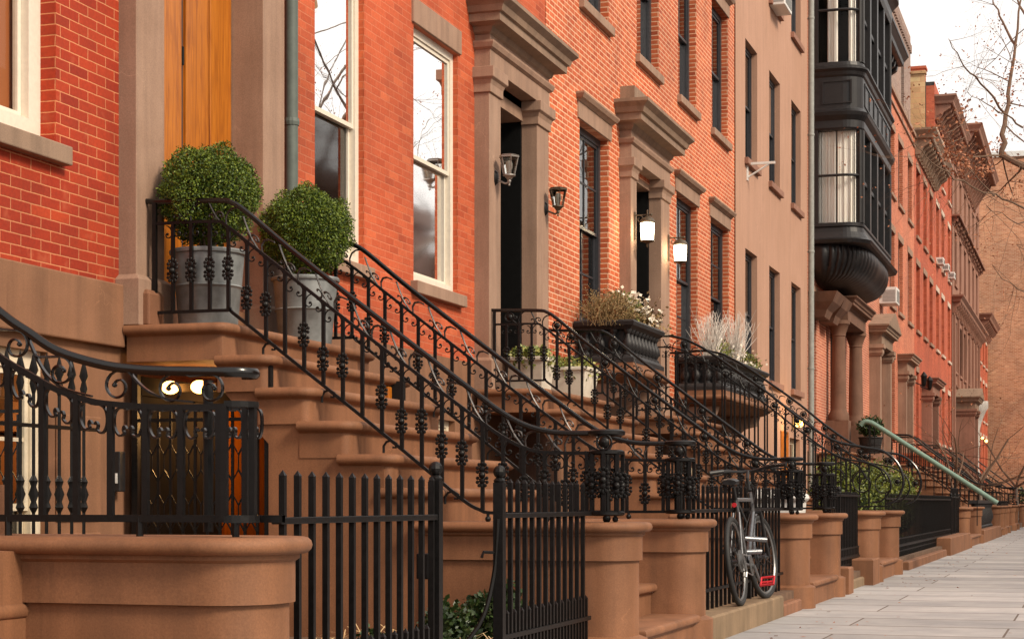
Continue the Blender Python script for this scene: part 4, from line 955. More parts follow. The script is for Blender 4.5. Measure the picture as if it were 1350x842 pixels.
# passage inside
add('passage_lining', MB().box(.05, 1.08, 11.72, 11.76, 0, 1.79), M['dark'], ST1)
add('basement_door', MB().box(.06, .09, 10.9, 11.62, .05, 1.60), M['wood'], ST1, bevel=.01); add('dark_wall_panel', MB().box(.062, .095, 9.85, 10.88, .05, 1.60), M['dark'], ST1); add('wall_shade_strip', MB().box(.062, .10, 9.85, 11.66, 1.605, 1.72), M['dark'], ST1)  # dark sheets added beside and above the door to darken the lamplit wall
m = MB()
for k in range(4): m.box(.40+.155*k, .54+.155*k, 11.64, 11.7, .1, 1.75)
add('plank_panel', m, M['wood'], ST1, bevel=.01)
lm = thing('porch_light', 'glowing twin bulb light fixture under the boxwood stoop', 'lamp', (.4, 10.3, 1.7))
m = MB(); m.box(.10, .46, 10.125, 10.15, 1.64, 1.69); add('backplate', m, M['bronze'], lm)
for x in (.17, .37): add('bulb', MB().ball((x, 10.08, 1.665), .047, 12, 8, (1.2, 1, .9)), M['bulb'], lm, smooth=True)
pl = bpy.data.lights.new('lamp_glow', 'POINT'); pl.energy = 15; pl.color = (1, .52, .17); pl.shadow_soft_size = .06
po = bpy.data.objects.new('lamp_glow', pl); COL.objects.link(po); po.parent = lm; po.location = (0, .32, -.2)
ib = thing('intercom', 'small black intercom box with a white label by the basement gate', 'intercom', (.03, 9.7, 1.1))
add('housing', MB().box(.02, .07, 9.64, 9.71, 1.02, 1.26), M['black_plastic'], ib, bevel=.006); add('name_label', MB().box(.035, .055, 9.632, 9.639, 1.07, 1.13), M['white'], ib)
# spear grille in front of the cream basement window
gw = thing('window_grille', 'black spear topped iron grille before the cream basement window at left', 'grille', (.3, 8, .3))
m = MB(); m.box(.29, .31, 7.0, 9.0, 1.35, 1.37); m.box(.29, .31, 7.0, 9.0, .5, .52); add('rail', m, M['iron'], gw)
m = MB(); m.tube([(0,0,0), (0,0,1.2)], .009, 6); m.lathe([(.009, .55), (.024, .58), (.014, .61), (.028, .65), (.014, .69), (.024, .72), (.009, .75)], (0,0,0), 8)
m.lathe([(.01, 1.18), (.022, 1.23), (.012, 1.27), (.026, 1.30), (.001, 1.40)], (0,0,0), 8); GB = mesh('spear_bar', m, M['iron'], True)
for k in range(13): link('spear_bar', GB, gw, (.30, 7.35+k*.125, .35))
# ------------------------------------------------------------------ plants
def rnd_unit():
    while True:
        p = [random.uniform(-1, 1) for _ in range(3)]; L = sum(c*c for c in p)
        if .01 < L < 1: L = math.sqrt(L); return [c/L for c in p]
def leaf(mb, p, size, asp=.5, nrm=None):
    a = rnd_unit(); b = nrm or rnd_unit()
    c = [a[1]*b[2]-a[2]*b[1], a[2]*b[0]-a[0]*b[2], a[0]*b[1]-a[1]*b[0]]; L = math.sqrt(sum(q*q for q in c)) or 1
    c = [q/L*size*asp for q in c]; a = [q*size for q in a]
    mb.quad(p, tuple(p[i]+a[i]*.5+c[i]*.5 for i in range(3)), tuple(p[i]+a[i] for i in range(3)), tuple(p[i]+a[i]*.5-c[i]*.5 for i in range(3)))
def bushball(mb, c, r, n, size, sq=(1,1,1), lump=.10, inner=.72, asp=.55, nl=40):
    L = [(rnd_unit(), random.uniform(.5, 1)) for _ in range(nl)]
    for _ in range(n):
        d = rnd_unit(); bmp = max((sum(d[i]*l[0][i] for i in range(3))**14)*l[1] if sum(d[i]*l[0][i] for i in range(3)) > 0 else 0 for l in L)
        rr = r*(1-lump+lump*1.6*bmp)*(inner+(1-inner)*random.random()**.5)
        if random.random() < .03: rr *= 1.06
        p = (c[0]+d[0]*rr*sq[0], c[1]+d[1]*rr*sq[1], c[2]+d[2]*rr*sq[2]); leaf(mb, p, size*random.uniform(.6, 1.3), asp, None)
def core(mb, c, r, sq=(1,1,1)): mb.ball(c, r, 14, 10, sq)
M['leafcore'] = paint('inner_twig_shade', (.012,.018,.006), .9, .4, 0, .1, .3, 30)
def tub(name, lab, x, y, z, r, h, grp=None):
    pt = thing(name, lab, 'planter', (x, y, z), grp)
    m = MB(); m.lathe([(r*.78, 0), (r*.80, .02), (r*.89, h*.5), (r*.91, h*.51), (r*.955, h*.53), (r*.91, h*.55), (r*.98, h-.03), (r*1.05, h-.025), (r*1.06, h-.01), (r*1.03, h), (r*.95, h), (r*.93, h-.04), (r*.9, h-.05)], (x, y, z), 40)
    add('tub', m, M['zinc'], pt, smooth=True)
    m = MB(); m.lathe([(r*.93, h-.045), (.01, h-.03)], (x, y, z), 20); add('soil', m, M['soil'], pt); return pt
for i, (x, y, bx, lab1, lab2) in enumerate(((.41, 10.12, 0, 'grey metal tub nearer the camera on the boxwood stoop landing', 'round clipped boxwood in front of the amber door'), (.42, 11.55, .01, 'grey metal tub on the far side of the boxwood stoop landing', 'round clipped boxwood beside the green downspout'))):
    tub('planter_tub', lab1, x, y, 2.022, .225, .48, 'grey tubs on the boxwood stoop')
    sh = thing('topiary', lab2, 'topiary', (x, y, 2.48), 'clipped boxwood balls')
    c = (x+bx, y, 2.845-.01*i)
    m = MB(); bushball(m, c, .305, 34000, .0185, (1,1,1.0), .26, .62, .45, 130); bushball(m, (c[0], c[1], c[2]-.16), .20, 1500, .024, (1,1,1), .2, .4); add('foliage', m, M['box1'], sh, fixn=False)
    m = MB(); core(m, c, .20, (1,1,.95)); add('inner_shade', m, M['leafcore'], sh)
    m = MB()
    for _ in range(170):
        d = rnd_unit(); d[2] = abs(d[2])*.9-.15; q = .285; p0 = [c[k_]+d[k_]*q for k_ in range(3)]; L = random.uniform(.03, .065); d2 = [d[0]*.6+random.gauss(0,.3), d[1]*.6+random.gauss(0,.3), d[2]*.5+.6]
        m.tube([tuple(p0), tuple(p0[k_]+d2[k_]*L for k_ in range(3))], .0016, 3)
        for u_ in (.3, .55, .8, 1.0):
            for _ in range(2): leaf(m, tuple(p0[k_]+d2[k_]*L*u_ for k_ in range(3)), .018, .5)
    add('stray_shoots', m, M['box1'], sh, fixn=False)
    m = MB()
    for k in range(14):
        a = 2*pi*k/14+random.random()*.4; d = rnd_unit(); q = random.uniform(.06, .16)
        m.tube([(x+.02*cos(a), y+.02*sin(a), 2.47), (x+q*.4*cos(a), y+q*.4*sin(a), 2.57), (x+q*cos(a), y+q*sin(a), 2.72)], [.009, .006, .003], 5)
    add('stem', m, M['bark'], sh)
# white planters on second stoop
for i, (x, y, w_, lab) in enumerate(((.42, 16.85, .19, 'square white planter with trailing leaves, nearer one on the second stoop landing'), (.38, 18.3, .27, 'wider white planter with trailing leaves on the far side of the second stoop landing'))):
    pt = thing('white_planter', lab, 'planter', (x, y, 2.02), 'white planters on the second stoop')
    m = MB(); b = len(m.v); q = w_*.82; h = .32
    m.v += [(x-q, y-q, 2.022), (x+q, y-q, 2.022), (x+q, y+q, 2.022), (x-q, y+q, 2.022), (x-w_, y-w_, 2.02+h), (x+w_, y-w_, 2.02+h), (x+w_, y+w_, 2.02+h), (x-w_, y+w_, 2.02+h)]
    m.f += [(b, b+3, b+2, b+1), (b+4, b+5, b+6, b+7), (b, b+1, b+5, b+4), (b+1, b+2, b+6, b+5), (b+2, b+3, b+7, b+6), (b+3, b, b+4, b+7)]
    m.box(x-w_-.015, x+w_+.015, y-w_-.015, y+w_+.015, 2.02+h-.03, 2.02+h+.01); add('pot', m, M['whitepot'], pt, bevel=.01)
    m = MB()
    for _ in range(700):
        a = random.uniform(0, 2*pi); rr = random.random()**.5*(w_+.04); z = 2.36+random.random()*.09
        if rr > w_-.02: z -= random.random()*.16
        leaf(m, (x+rr*cos(a), y+rr*sin(a), z), .045, .8)
    add('trailing_leaves', m, M['ivy'], pt, fixn=False)
# balustrade planters under windows
def balc(y0, y1, lab):
    b = thing('window_planter', lab, 'planter', (.36, (y0+y1)/2, 2.4), 'balustraded planters below windows')
    m = MB(); m.ring(.02, .66, y0, y1, [(0, 2.90), (.02, 2.92), (.05, 2.94), (.06, 2.98), (.045, 3.0), (.0, 3.0)]); add('top_rail', m, M['planterblk'], b)
    m = MB(); m.ring(.02, .66, y0, y1, [(.05, 2.52), (.05, 2.57), (.02, 2.59), (0, 2.62)]); add('base_rail', m, M['planterblk'], b)
    add('liner', MB().box(.05, .56, y0+.1, y1-.1, 2.60, 2.93), M['planterblk'], b)
    P = [(.05, 0), (.05, .02), (.03, .035), (.045, .06), (.066, .10), (.058, .15), (.03, .20), (.026, .23), (.04, .25), (.048, .265), (.048, .285)]
    me = mesh('baluster', MB().lathe(P, (0,0,0), 12), M['planterblk'], True)
    n = int((y1-y0)/.145)
    for k in range(n): link('baluster', me, b, (.62, y0+.06+(y1-y0-.12)*k/(n-1), 2.617))
    for x in (.14, .30, .46): link('baluster', me, b, (x, y0+.05, 2.617)); link('baluster', me, b, (x, y1-.05, 2.617))
    m = MB(); P = [(-.04, 2.30), (.02, 2.33), (.07, 2.36)]+[(.07+.04*cos(R(a)), 2.41+.04*sin(R(a))) for a in range(-90, 91, 30)]+[(.05, 2.50), (.05, 2.518)]
    m.ring(.02, .66, y0, y1, P); add('stone_ledge', m, M['bs_step'], b, smooth=True)
    for y in (y0+.15, y1-.15):
        m = MB(); m.prism_xz([(.02, 1.75), (.02, 2.299), (.6, 2.299), (.55, 2.15), (.35, 2.1), (.2, 1.95), (.12, 1.78)], y-.08, y+.08); add('bracket', m, M['bs_trim'], b)
    return b
balc(19.85, 21.3, 'dark balustraded planter holding dry heather and blossom under the first sash window')
balc(25.1, 28.7, 'longer dark balustraded planter with silvery twigs, behind the lantern stoop railing')
def tuft(name, lab, cat, items): 
    o = thing(name, lab, cat, items[0][1]); return o
hp = thing('dry_heather', 'bushy dry tan heather at the near end of the balustraded planter', 'plant', (.35, 20.15, 3.0))
m = MB(); 
for _ in range(620):
    bx, by = .36+random.gauss(0, .09), 20.15+random.gauss(0, .20); a = random.gauss(0, .42); b_ = random.gauss(0, .42); L = random.uniform(.16, .44)
    d = [L*sin(a), L*sin(b_), L*cos(a)*cos(b_)]; k = random.uniform(-.06, .06)
    m.tube([(bx, by, 2.93), (bx+d[0]*.4+k, by+d[1]*.4-k, 2.93+d[2]*.6), (bx+d[0], by+d[1], 2.93+d[2])], .002, 3, cap=False)
    for _ in range(16):
        t_ = random.uniform(.3, 1.1); leaf(m, (bx+d[0]*t_+random.gauss(0,.012), by+d[1]*t_+random.gauss(0,.012), 2.93+d[2]*t_), random.uniform(.012, .03), .6)
add('twigs', m, M['dryplant'], hp, fixn=False)
sp_ = thing('green_shrub', 'small green conifer shrub between the dry heather and the blossom', 'shrub', (.4, 20.6, 3))
m = MB(); bushball(m, (.38, 20.62, 3.16), .25, 2600, .04, (1,1,1), .3, .3); add('foliage', m, M['ivy'], sp_, fixn=False)
bl_ = thing('cream_blossom', 'cream white blossom spilling over the planter end by the dark doorway', 'flowers', (.5, 21, 3))
m = MB(); 
for _ in range(330):
    t_ = random.random(); p = (.42+random.gauss(0, .14), 20.45+t_*.95+random.gauss(0,.06), 3.02+abs(random.gauss(0, .11))+.16*(1-t_)); d=rnd_unit()
    for _ in range(3): leaf(m, p, .05, .9)
add('petals', m, M['blossom'], bl_, fixn=False)
m = MB()
for _ in range(900): t_ = random.random(); leaf(m, (.42+random.gauss(0, .16), 20.5+t_*1.0, 2.96+abs(random.gauss(0, .10))+.1*(1-t_)), .05, .6)
add('leaves', m, M['dryplant'], bl_, fixn=False)
def twigs(m, cx, cy, z, n, sx, sy, h, r=.004):
    for _ in range(n):
        bx, by = cx+random.gauss(0, sx*.3), cy+random.gauss(0, sy*.3); dx, dy = random.gauss(0, sx), random.gauss(0, sy); hh = h*random.uniform(.5, 1)
        P = [(bx, by, z), (bx+dx*.3, by+dy*.3, z+hh*.4), (bx+dx*.7, by+dy*.7, z+hh*.75), (bx+dx, by+dy, z+hh)]
        m.tube(P, [r, r*.8, r*.6, r*.3], 3, cap=False)
        for q in range(2):
            k = random.randint(1, 2); p = P[k]; m.tube([p, (p[0]+random.gauss(0, .06), p[1]+random.gauss(0, .08), p[2]+hh*.25)], r*.5, 3, cap=False)
tw = thing('silver_twigs', 'spray of silvery white bare twigs in the longer planter', 'plant', (.4, 26, 3))
m = MB(); twigs(m, .36, 25.8, 2.9, 90, .14, .30, .80, .0055); twigs(m, .42, 27.2, 2.9, 110, .16, .40, .95, .0055); add('twigs', m, M['twigpale'], tw, fixn=False)
gw2 = thing('winter_greens', 'evergreen sprigs and white blossom filling the longer planter', 'plant', (.4, 27, 3))
m = MB(); bushball(m, (.40, 26.2, 3.08), .26, 1500, .06, (1,1.2,1), .4, .3, .3); bushball(m, (.45, 27.9, 3.05), .28, 1500, .06, (1,1.4,.9), .4, .3, .3); bushball(m, (.5, 28.3, 3.0), .2, 600, .06, (1,1.4,.9), .4, .3, .3); add('sprigs', m, M['ivy'], gw2, fixn=False)
m = MB()
for _ in range(160): leaf(m, (.5+random.gauss(0, .12), 25.3+random.random()*3.0, 3.05+abs(random.gauss(0, .09))), .05, .9)
add('petals', m, M['blossom'], gw2, fixn=False)
# shrubs low in the front yard
for (x, y, z, r, n, lab, mt) in ((2.35, 9.0, .25, .19, 2300, 'dark evergreen shrub low behind the gateway gap', 'box2'), (2.5, 9.45, .30, .22, 3000, 'larger dark evergreen shrub at the foot of the boxwood stoop wall', 'box2'), (2.25, 8.3, .15, .20, 1800, 'dark shrub seen through the near picket fence by the ball post', 'box2'), (2.5, 6.2, .22, .2, 1500, 'small green shrub at the corner of the nearest stoop wall', 'box1')):
    s_ = thing('shrub', lab, 'shrub', (x, y, .17), 'low evergreen shrubs')
    m = MB(); bushball(m, (x, y, z), r, n, .036, (1,1,1.05), .3, .5, .6, 16); add('foliage', m, M[mt], s_, fixn=False)
    m = MB(); core(m, (x, y, z), r*.6); m.tube([(x, y, .15), (x, y, z)], .02, 6); add('stem', m, M['leafcore'], s_)  # dark core ball paints the inner shade around the stem
s_ = thing('hedge_bush', 'broad yellow green bush behind the swan neck railings', 'bush', (2.2, 30, .1))
m = MB()
for (x, y, z, r, n) in ((2.2, 25.8, .95, .62, 3200), (2.15, 27.6, 1.0, .68, 3400), (2.1, 29.8, 1.0, .70, 3200), (2.0, 32, 1.05, .7, 2800), (2.1, 34.2, 1.0, .68, 2400)): bushball(m, (x, y, z), r, int(n*1.9), .055, (1,1.3,1), .35, .45, .5, 20)
add('foliage', m, M['box3'], s_, fixn=False)
m = MB()
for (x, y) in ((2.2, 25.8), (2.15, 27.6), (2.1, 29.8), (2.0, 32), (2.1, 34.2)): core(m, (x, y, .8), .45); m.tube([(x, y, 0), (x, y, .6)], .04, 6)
add('stem', m, M['leafcore'], s_)  # stems plus dark core balls that paint shade inside the hedge
# pots on porch stoop
pt = tub('planter_tub', 'dark tub with a clipped bush on the columned porch stoop', .95, 40.6, 2.022, .26, .36); 
for ch in pt.children: ch.data.materials[0] = M['planterblk']
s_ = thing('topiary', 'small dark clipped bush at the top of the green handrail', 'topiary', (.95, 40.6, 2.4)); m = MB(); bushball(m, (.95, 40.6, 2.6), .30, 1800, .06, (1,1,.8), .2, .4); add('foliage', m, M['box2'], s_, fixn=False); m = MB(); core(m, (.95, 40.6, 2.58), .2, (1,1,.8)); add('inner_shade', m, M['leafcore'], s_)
st5 = stoop(55.6, 58.4, 'shallow brown stoop of the coral house holding an orange pot')
pt = thing('terracotta_pot', 'wide orange terracotta trough on the coral house stoop', 'pot', (.5, 56.2, 2.02)); add('trough', MB().ring(.1, 1.0, 55.75, 56.6, [(-.04, 2.03), (.02, 2.33), (.05, 2.34), (.05, 2.42)]), M['terracotta'], pt)
# ------------------------------------------------------------------ lanterns
def lantern_off(y, z, lab, metal):
    L = thing('wall_lantern', lab, 'lantern', (.15, y, z), 'clear glass carriage lanterns')
    m = MB(); m.lathe([(.001, .03), (.035, .025), (.05, .0)], (.151, y, z-.06), 16, ax='x')
    m.v = [(x, y+(b-y)*.8, z-.06+(c-z+.06)*1.5) for x, b, c in m.v]; add('wall_plate', m, M['iron'], L, smooth=True)
    m = MB(); m.tube(smooth3([(.17, y, z-.08), (.21, y, z-.10), (.26, y, z-.12), (.29, y, z-.10)]), .010, 8); m.ball((.29, y, z-.135), .012, 8, 6); m.lathe([(.012, -.12), (.02, -.10), (.016, -.09), (.045, -.055), (.062, -.05), (.062, -.038)], (.29, y, z), 12); add('arm', m, M[metal], L, smooth=True)
    m = MB(); cx, cy = .29, y
    for k in range(6):
        a = 2*pi*k/6; m.tube([(cx+.055*cos(a), cy+.055*sin(a), z-.04), (cx+.092*cos(a), cy+.092*sin(a), z+.13)], .0055, 4)
    m.tube([(cx+.092*cos(2*pi*k/6), cy+.092*sin(2*pi*k/6), z+.13) for k in range(6)], .010, 5, closed=True)
    m.lathe([(.094, .135), (.10, .145), (.06, .155), (.001, .16)], (cx, cy, z), 6); add('cage', m, M[metal], L)
    m = MB(); m.lathe([(.052, -.035), (.088, .128)], (cx, cy, z), 6, cap=False); add('glass_pane', m, M['lampglass'], L)
    m = MB(); m.lathe([(.022, -.04), (.022, .0), (.034, .03), (.036, .06), (.025, .09), (.001, .10)], (cx, cy, z), 12); add('bulb', m, M['bulboff'], L, smooth=True)
lantern_off(16.57, 4.12, 'unlit pewter lantern on the near pilaster of the black door', 'pewter')
lantern_off(18.24, 4.08, 'unlit dark lantern on the far pilaster of the black door', 'bronze')
def lantern_on(y, z, lab):
    L = thing('wall_lantern', lab, 'lantern', (.15, y, z), 'lit bronze hanging lanterns')
    m = MB(); m.box(.152, .168, y-.03, y+.03, z-.10, z+.24); m.tube([(.16, y, z+.2), (.36, y, z+.2)], .009, 6); m.tube(spiral(.22, z+.15, .05, .015, 90, -260, 12, y), .006, 5); m.ball((.37, y, z+.2), .016, 8, 6); m.tube([(.32, y, z+.12), (.32, y, z+.24)], .01, 6); m.ball((.32, y, z+.25), .014, 8, 6)
    add('bracket', m, M['bronze'], L, smooth=True)
    m = MB(); m.lathe([(.095, .095), (.10, .11), (.075, .15), (.03, .175), (.012, .19)], (.32, y, z), 16); m.lathe([(.001, -.21), (.014, -.19), (.012, -.16), (.05, -.145), (.085, -.135), (.09, -.12)], (.32, y, z), 16)
    for k in range(6): a = 2*pi*k/6; m.tube([(.32+.082*cos(a), y+.082*sin(a), z-.125), (.32+.092*cos(a), y+.092*sin(a), z+.1)], .004, 4)
    add('cap_and_base', m, M['bronze'], L, smooth=True)
    m = MB(); m.lathe([(.078, -.12), (.088, 0), (.086, .095)], (.32, y, z), 16); add('lit_glass', m, M['lamplit'], L, smooth=True)
    pl = bpy.data.lights.new('lantern_glow', 'POINT'); pl.energy = 5; pl.color = (1, .78, .5); pl.shadow_soft_size = .09
    po = bpy.data.objects.new('lantern_glow', pl); COL.objects.link(po); po.parent = L; po.location = (.17, -.13, 0)
lantern_on(22.12, 4.33, 'lit bronze lantern on the near pilaster of the dark lantern doorway')
lantern_on(24.02, 4.31, 'lit bronze lantern on the far side of the dark lantern doorway')
def smalllamp(x, y, z, r, lab, en=6):
    L = thing('porch_light', lab, 'lamp', (x, y, z)); add('bulb', MB().ball((x, y, z), r, 12, 8), M['bulb'], L, smooth=True)
    add('backplate', MB().box(x-r*1.6, x-r*1.2, y-r, y+r, z-r*1.6, z+r*1.6), M['bronze'], L)
    if en:
        pl = bpy.data.lights.new('lamp_glow', 'POINT'); pl.energy = en; pl.color = (1, .6, .25); pl.shadow_soft_size = r
        po = bpy.data.objects.new('lamp_glow', pl); COL.objects.link(po); po.parent = L; po.location = (r*1.5, -r*1.5, 0)
smalllamp(.30, 34.6, 2.45, .085, 'glowing round lamp at the basement entrance of the stucco house', 14)
smalllamp(1.0, 82.5, 3.75, .06, 'tiny lit lamp by the pale carved door pillar, left of two', 0); smalllamp(1.0, 85.5, 3.72, .07, 'tiny lit lamp by the pale carved door pillar, right of two', 0)
for y in (61.2, 63.4):
    L = thing('wall_lantern', 'distant black wall lantern at the painted red house door, %s one' % ('nearer' if y < 62 else 'farther'), 'lantern', (.3, y, 5.0)); m = MB(); m.lathe([(.03, -.25), (.07, -.17), (.10, .07), (.12, .09), (.04, .2), (.01, .24)], (.32, y, 5.0), 8); m.tube([(.0, y, 4.9), (.32, y, 4.76)], .02, 6); add('cage', m, M['iron'], L)
# ------------------------------------------------------------------ air conditioners and bracket
def ac(x, y0, z0, w_, h, d, lab):
    a = thing('air_conditioner', lab, 'air conditioner', (x, y0, z0), 'window air conditioners')
    add('casing', MB().box(x-.1, x+d, y0, y0+w_, z0, z0+h), M['white'], a, bevel=.015)
    m = MB()
    for k in range(9): m.box(x+d*.10, x+d*.92, y0-.008, y0+.0, z0+.06+k*(h-.12)/9, z0+.06+(k+.5)*(h-.12)/9)
    for k in range(9): m.box(x+d, x+d+.008, y0+.06, y0+w_-.06, z0+.06+k*(h-.12)/9, z0+.06+(k+.5)*(h-.12)/9)
    add('grille', m, M['greyslat'], a)
ac(.05, 45.7, 7.35, .8, .5, .42, 'white window air conditioner jutting out just past the bay window')
ac(.05, 50.95, 6.42, .8, .45, .42, 'white window air conditioner one floor lower on the rose brick house')
ac(.0, 32.9, 9.96, .8, .4, .30, 'white air conditioner high on the stucco house at the top edge')
for k, (y, z) in enumerate(((72.8, 10.0), (75.9, 10.05), (70.1, 9.9))): ac(.02, y, z-.02, .7, .26, .25, 'tiny distant white air conditioner on the pale lintel house, %s' % ('middle of three', 'farthest of three', 'nearest of three')[k])
br_ = thing('wall_bracket', 'small white metal bracket below an upper window of the stucco house', 'bracket', (.1, 30.6, 6.6))
m = MB(); m.box(.02, .50, 30.6, 30.64, 6.66, 6.70); m.tube([(.03, 30.62, 6.45), (.40, 30.62, 6.66)], .016, 6); m.box(.02, .04, 30.58, 30.66, 6.4, 6.72); add('arm', m, M['white'], br_)
# ------------------------------------------------------------------ bicycle
def bicycle():
    B = thing('bicycle', 'silver city bicycle with black tyres and a red pedal leaning on the iron fence', 'bicycle', (3.09, 14.1, .18))
    lean = R(6.5); zb = .18; xb = 3.09
    def T(p, sx=0):   # local: (side, along, up)
        s_, a, u = p; return (xb+s_*cos(lean)-u*sin(lean), 13.53+a, zb+s_*sin(lean)+u*cos(lean))
    def TT(P): return [T(p) for p in P]
    def wheel(a, nm, steer=0):
        rr = .335
        def W(r, ang, s_=0): 
            ca = r*cos(ang); return T((s_+ca*sin(steer), a+ca*cos(steer), rr+r*sin(ang)))
        m = MB(); m.tube([W(.318, 2*pi*k/48) for k in range(48)], .021, 10, closed=True); w_ = add(nm, m, M['tyre'], B, smooth=True)
        m = MB(); m.tube([W(.292, 2*pi*k/48) for k in range(48)], .011, 6, closed=True); add('rim', m, M['rimblack'], w_, smooth=True)
        m = MB()
        for k in range(20):
            a1 = 2*pi*k/20; s1 = .03*(1 if k % 2 else -1); m.tube([W(.018, a1+.9*(1 if k % 4 < 2 else -1), s1), W(.288, a1, 0)], .0032, 4, cap=False)
        add('spokes', m, M['black_plastic'], w_)
        m = MB(); m.tube([T((-.055, a, rr)), T((.055, a, rr))], .017, 10); m.tube([T((-.032, a, rr)), T((-.028, a, rr))], .03, 12); m.tube([T((.028, a, rr)), T((.032, a, rr))], .03, 12); add('hub', m, M['chrome'], w_, smooth=True)
        m = MB(); m.tube([T((-.04, a, rr)), T((-.046, a, rr))], .09, 24); add('brake_disc', m, M['black_plastic'], w_)
        return W
    wheel(0, 'rear_wheel'); wheel(1.13, 'front_wheel', R(9))
    r = .335; BB = (0, .45, .285); ST = (0, .27, .80); HT = (0, .90, .86); HB = (0, .935, .70); RH = (0, 0, r); FH = (0, 1.13, r)
    m = MB(); m.tube(TT([BB, ST]), .016, 10); m.tube(TT([ST, (0, .88, .80)]), .016, 10); m.tube(TT([BB, HB]), .021, 10); m.tube(TT([HT, HB]), .021, 10)
    for s_ in (-.045, .045):
        m.tube(TT([(s_*1.1, 0, r), (s_*.8, .15, .31), (s_*.4, .44, .29)]), .010, 8); m.tube(TT([(s_*1.1, 0, r), (s_*.5, .22, .70)]), .009, 8)
    add('frame', m, M['chrome'], B, smooth=True)
    m = MB()
    for s_ in (-.055, .055): m.tube(TT([(s_, 1.13, r), (s_, 1.05, .50), (s_*.95, .99, .69)]), .014, 8)
    m.tube(TT([(-.06, .985, .70), (.06, .985, .70)]), .016, 8); m.tube(TT([(0, .98, .70), (0, .93, .72)]), .016, 8); add('fork', m, M['black_plastic'], B, smooth=True)
    m = MB(); m.tube(TT([(0, .88, .88), (0, .865, .97), (0, .93, 1.03)]), .015, 8)
    m.tube(TT([(-.28, .83, 1.045), (-.18, .88, 1.05), (-.05, .93, 1.03), (.05, .93, 1.03), (.20, .88, 1.05), (.33, .80, 1.045)]), .013, 8); hb = add('handlebar', m, M['black_plastic'], B, smooth=True)
    for s_ in (-1, 1):
        m = MB(); m.tube(TT([(s_*.19+.0, .878, 1.05), (s_*.31+.02, .81, 1.045)]), .018, 10); add('grip', m, M['black_plastic'], hb, smooth=True)
        m = MB(); m.tube(TT([(s_*.17, .90, 1.045), (s_*.20, .95, 1.03), (s_*.29, .93, 1.02)]), .007, 6); m.tube(TT([(s_*.15, .90, 1.045), (s_*.19, .885, 1.045)]), .02, 8); add('brake_lever', m, M['black_plastic'], hb, smooth=True)
    m = MB(); m.tube(TT([(-.1, .92, 1.0), (-.05, 1.02, .96), (-.02, 1.0, .80), (-.055, 1.03, .55)]), .004, 5); m.tube(TT([(.1, .92, 1.0), (.05, 1.03, .93), (.02, .96, .80), (0, .60, .60), (0, .2, .5), (.04, .02, .35)]), .004, 5); add('cable', m, M['black_plastic'], B, smooth=True)
    m = MB(); m.tube(TT([ST, (0, .225, .91)]), .0145, 8); add('seat_post', m, M['black_plastic'], B, smooth=True)
    m = MB(); P = [(0, .40, .920), (0, .32, .927), (0, .22, .930), (0, .13, .938), (0, .08, .932)]; m.tube(TT(P), [.014, .024, .05, .072, .055], 12, .38); m.tube(TT([(0, .13, .90), (0, .30, .90)]), .008, 6); add('saddle', m, M['black_plastic'], B, smooth=True)
    m = MB(); m.tube(TT([(.03, .45, .285), (.036, .45, .285)]), .075, 24); m.tube(TT([(.03, 0, r), (.04, 0, r)]), .085, 22); m.tube(TT([(.04, 0, r), (.058, 0, r)]), .055, 18); m.tube(TT([(.062, 0, r), (.066, 0, r)]), .03, 14)
    m.tube(TT([(.033, .45, .36), (.045, 0, .385)]), .005, 5); m.tube(TT([(.033, .45, .21), (.045, 0.05, .255)]), .005, 5); m.tube(TT([(.06, .02, .33), (.06, .05, .25), (.055, .03, .21)]), .012, 6); m.tube(TT([(-.05, .45, .285), (.05, .45, .285)]), .022, 10); add('chainset', m, M['rimblack'], B, smooth=True)
    for s_, dz, da in ((1, -.14, .06), (-1, .14, -.06)):
        m = MB(); m.tube(TT([(s_*.05, .45, .285), (s_*.075, .45+da, .285+dz)]), [.014, .010], 8); ck = add('crank', m, M['chrome'], B, smooth=True)
        c = (s_*.13, .45+da, .285+dz); m = MB()
        q = [T((c[0]-.05, c[1]-.04, c[2]-.02)), T((c[0]+.05, c[1]-.04, c[2]-.02)), T((c[0]+.05, c[1]+.04, c[2]+.035)), T((c[0]-.05, c[1]+.04, c[2]+.035))]
        m.tube(q, .011, 5, closed=True); m.tube([T((c[0]-.05, c[1], c[2])), T((c[0]+.04, c[1], c[2]))], .012, 6); m.tube([T((c[0], c[1]-.045, c[2])), T((c[0], c[1]+.045, c[2]))], .008, 5); add('pedal', m, M['redplastic'] if s_ > 0 else M['black_plastic'], ck)
    m = MB(); m.tube(TT([(0, 1.13+.365*cos(R(a)), r+.365*sin(R(a))) for a in range(60, 176, 8)]), .022, 8, .25); add('mudguard', m, M['chrome'], B, smooth=True)
    m = MB(); m.tube(TT([(-.02, .55, .50), (.13, .66, .47)]), .020, 12); add('pump', m, M['chrome'], B, smooth=True); m = MB(); m.tube(TT([(-.02, .42, .395), (.11, .50, .385)]), .020, 12); add('bottle', m, M['chrome'], B, smooth=True)
    m = MB(); m.tube(TT([(0, .30, .80), (.05, .34, .62), (.02, .40, .52), (-.05, .36, .66), (0, .30, .80)]), .010, 6); add('lock', m, M['black_plastic'], B, smooth=True)
    m = MB(); m.tube([T((0, .19, .76)), T((0, .18, .76))], .018, 12); add('rear_reflector', m, M['redplastic'], B, smooth=True)
bicycle()
bn = thing('covered_bin', 'pale white lidded bin half hidden behind the second stoop railings', 'bin', (2.3, 20.6, .1))
m = MB(); m.ring(2.0, 2.5, 20.3, 20.8, [(-.06, .17), (0, .95), (.02, .97)], Rc=.05); add('body', m, M['white'], bn, smooth=True)
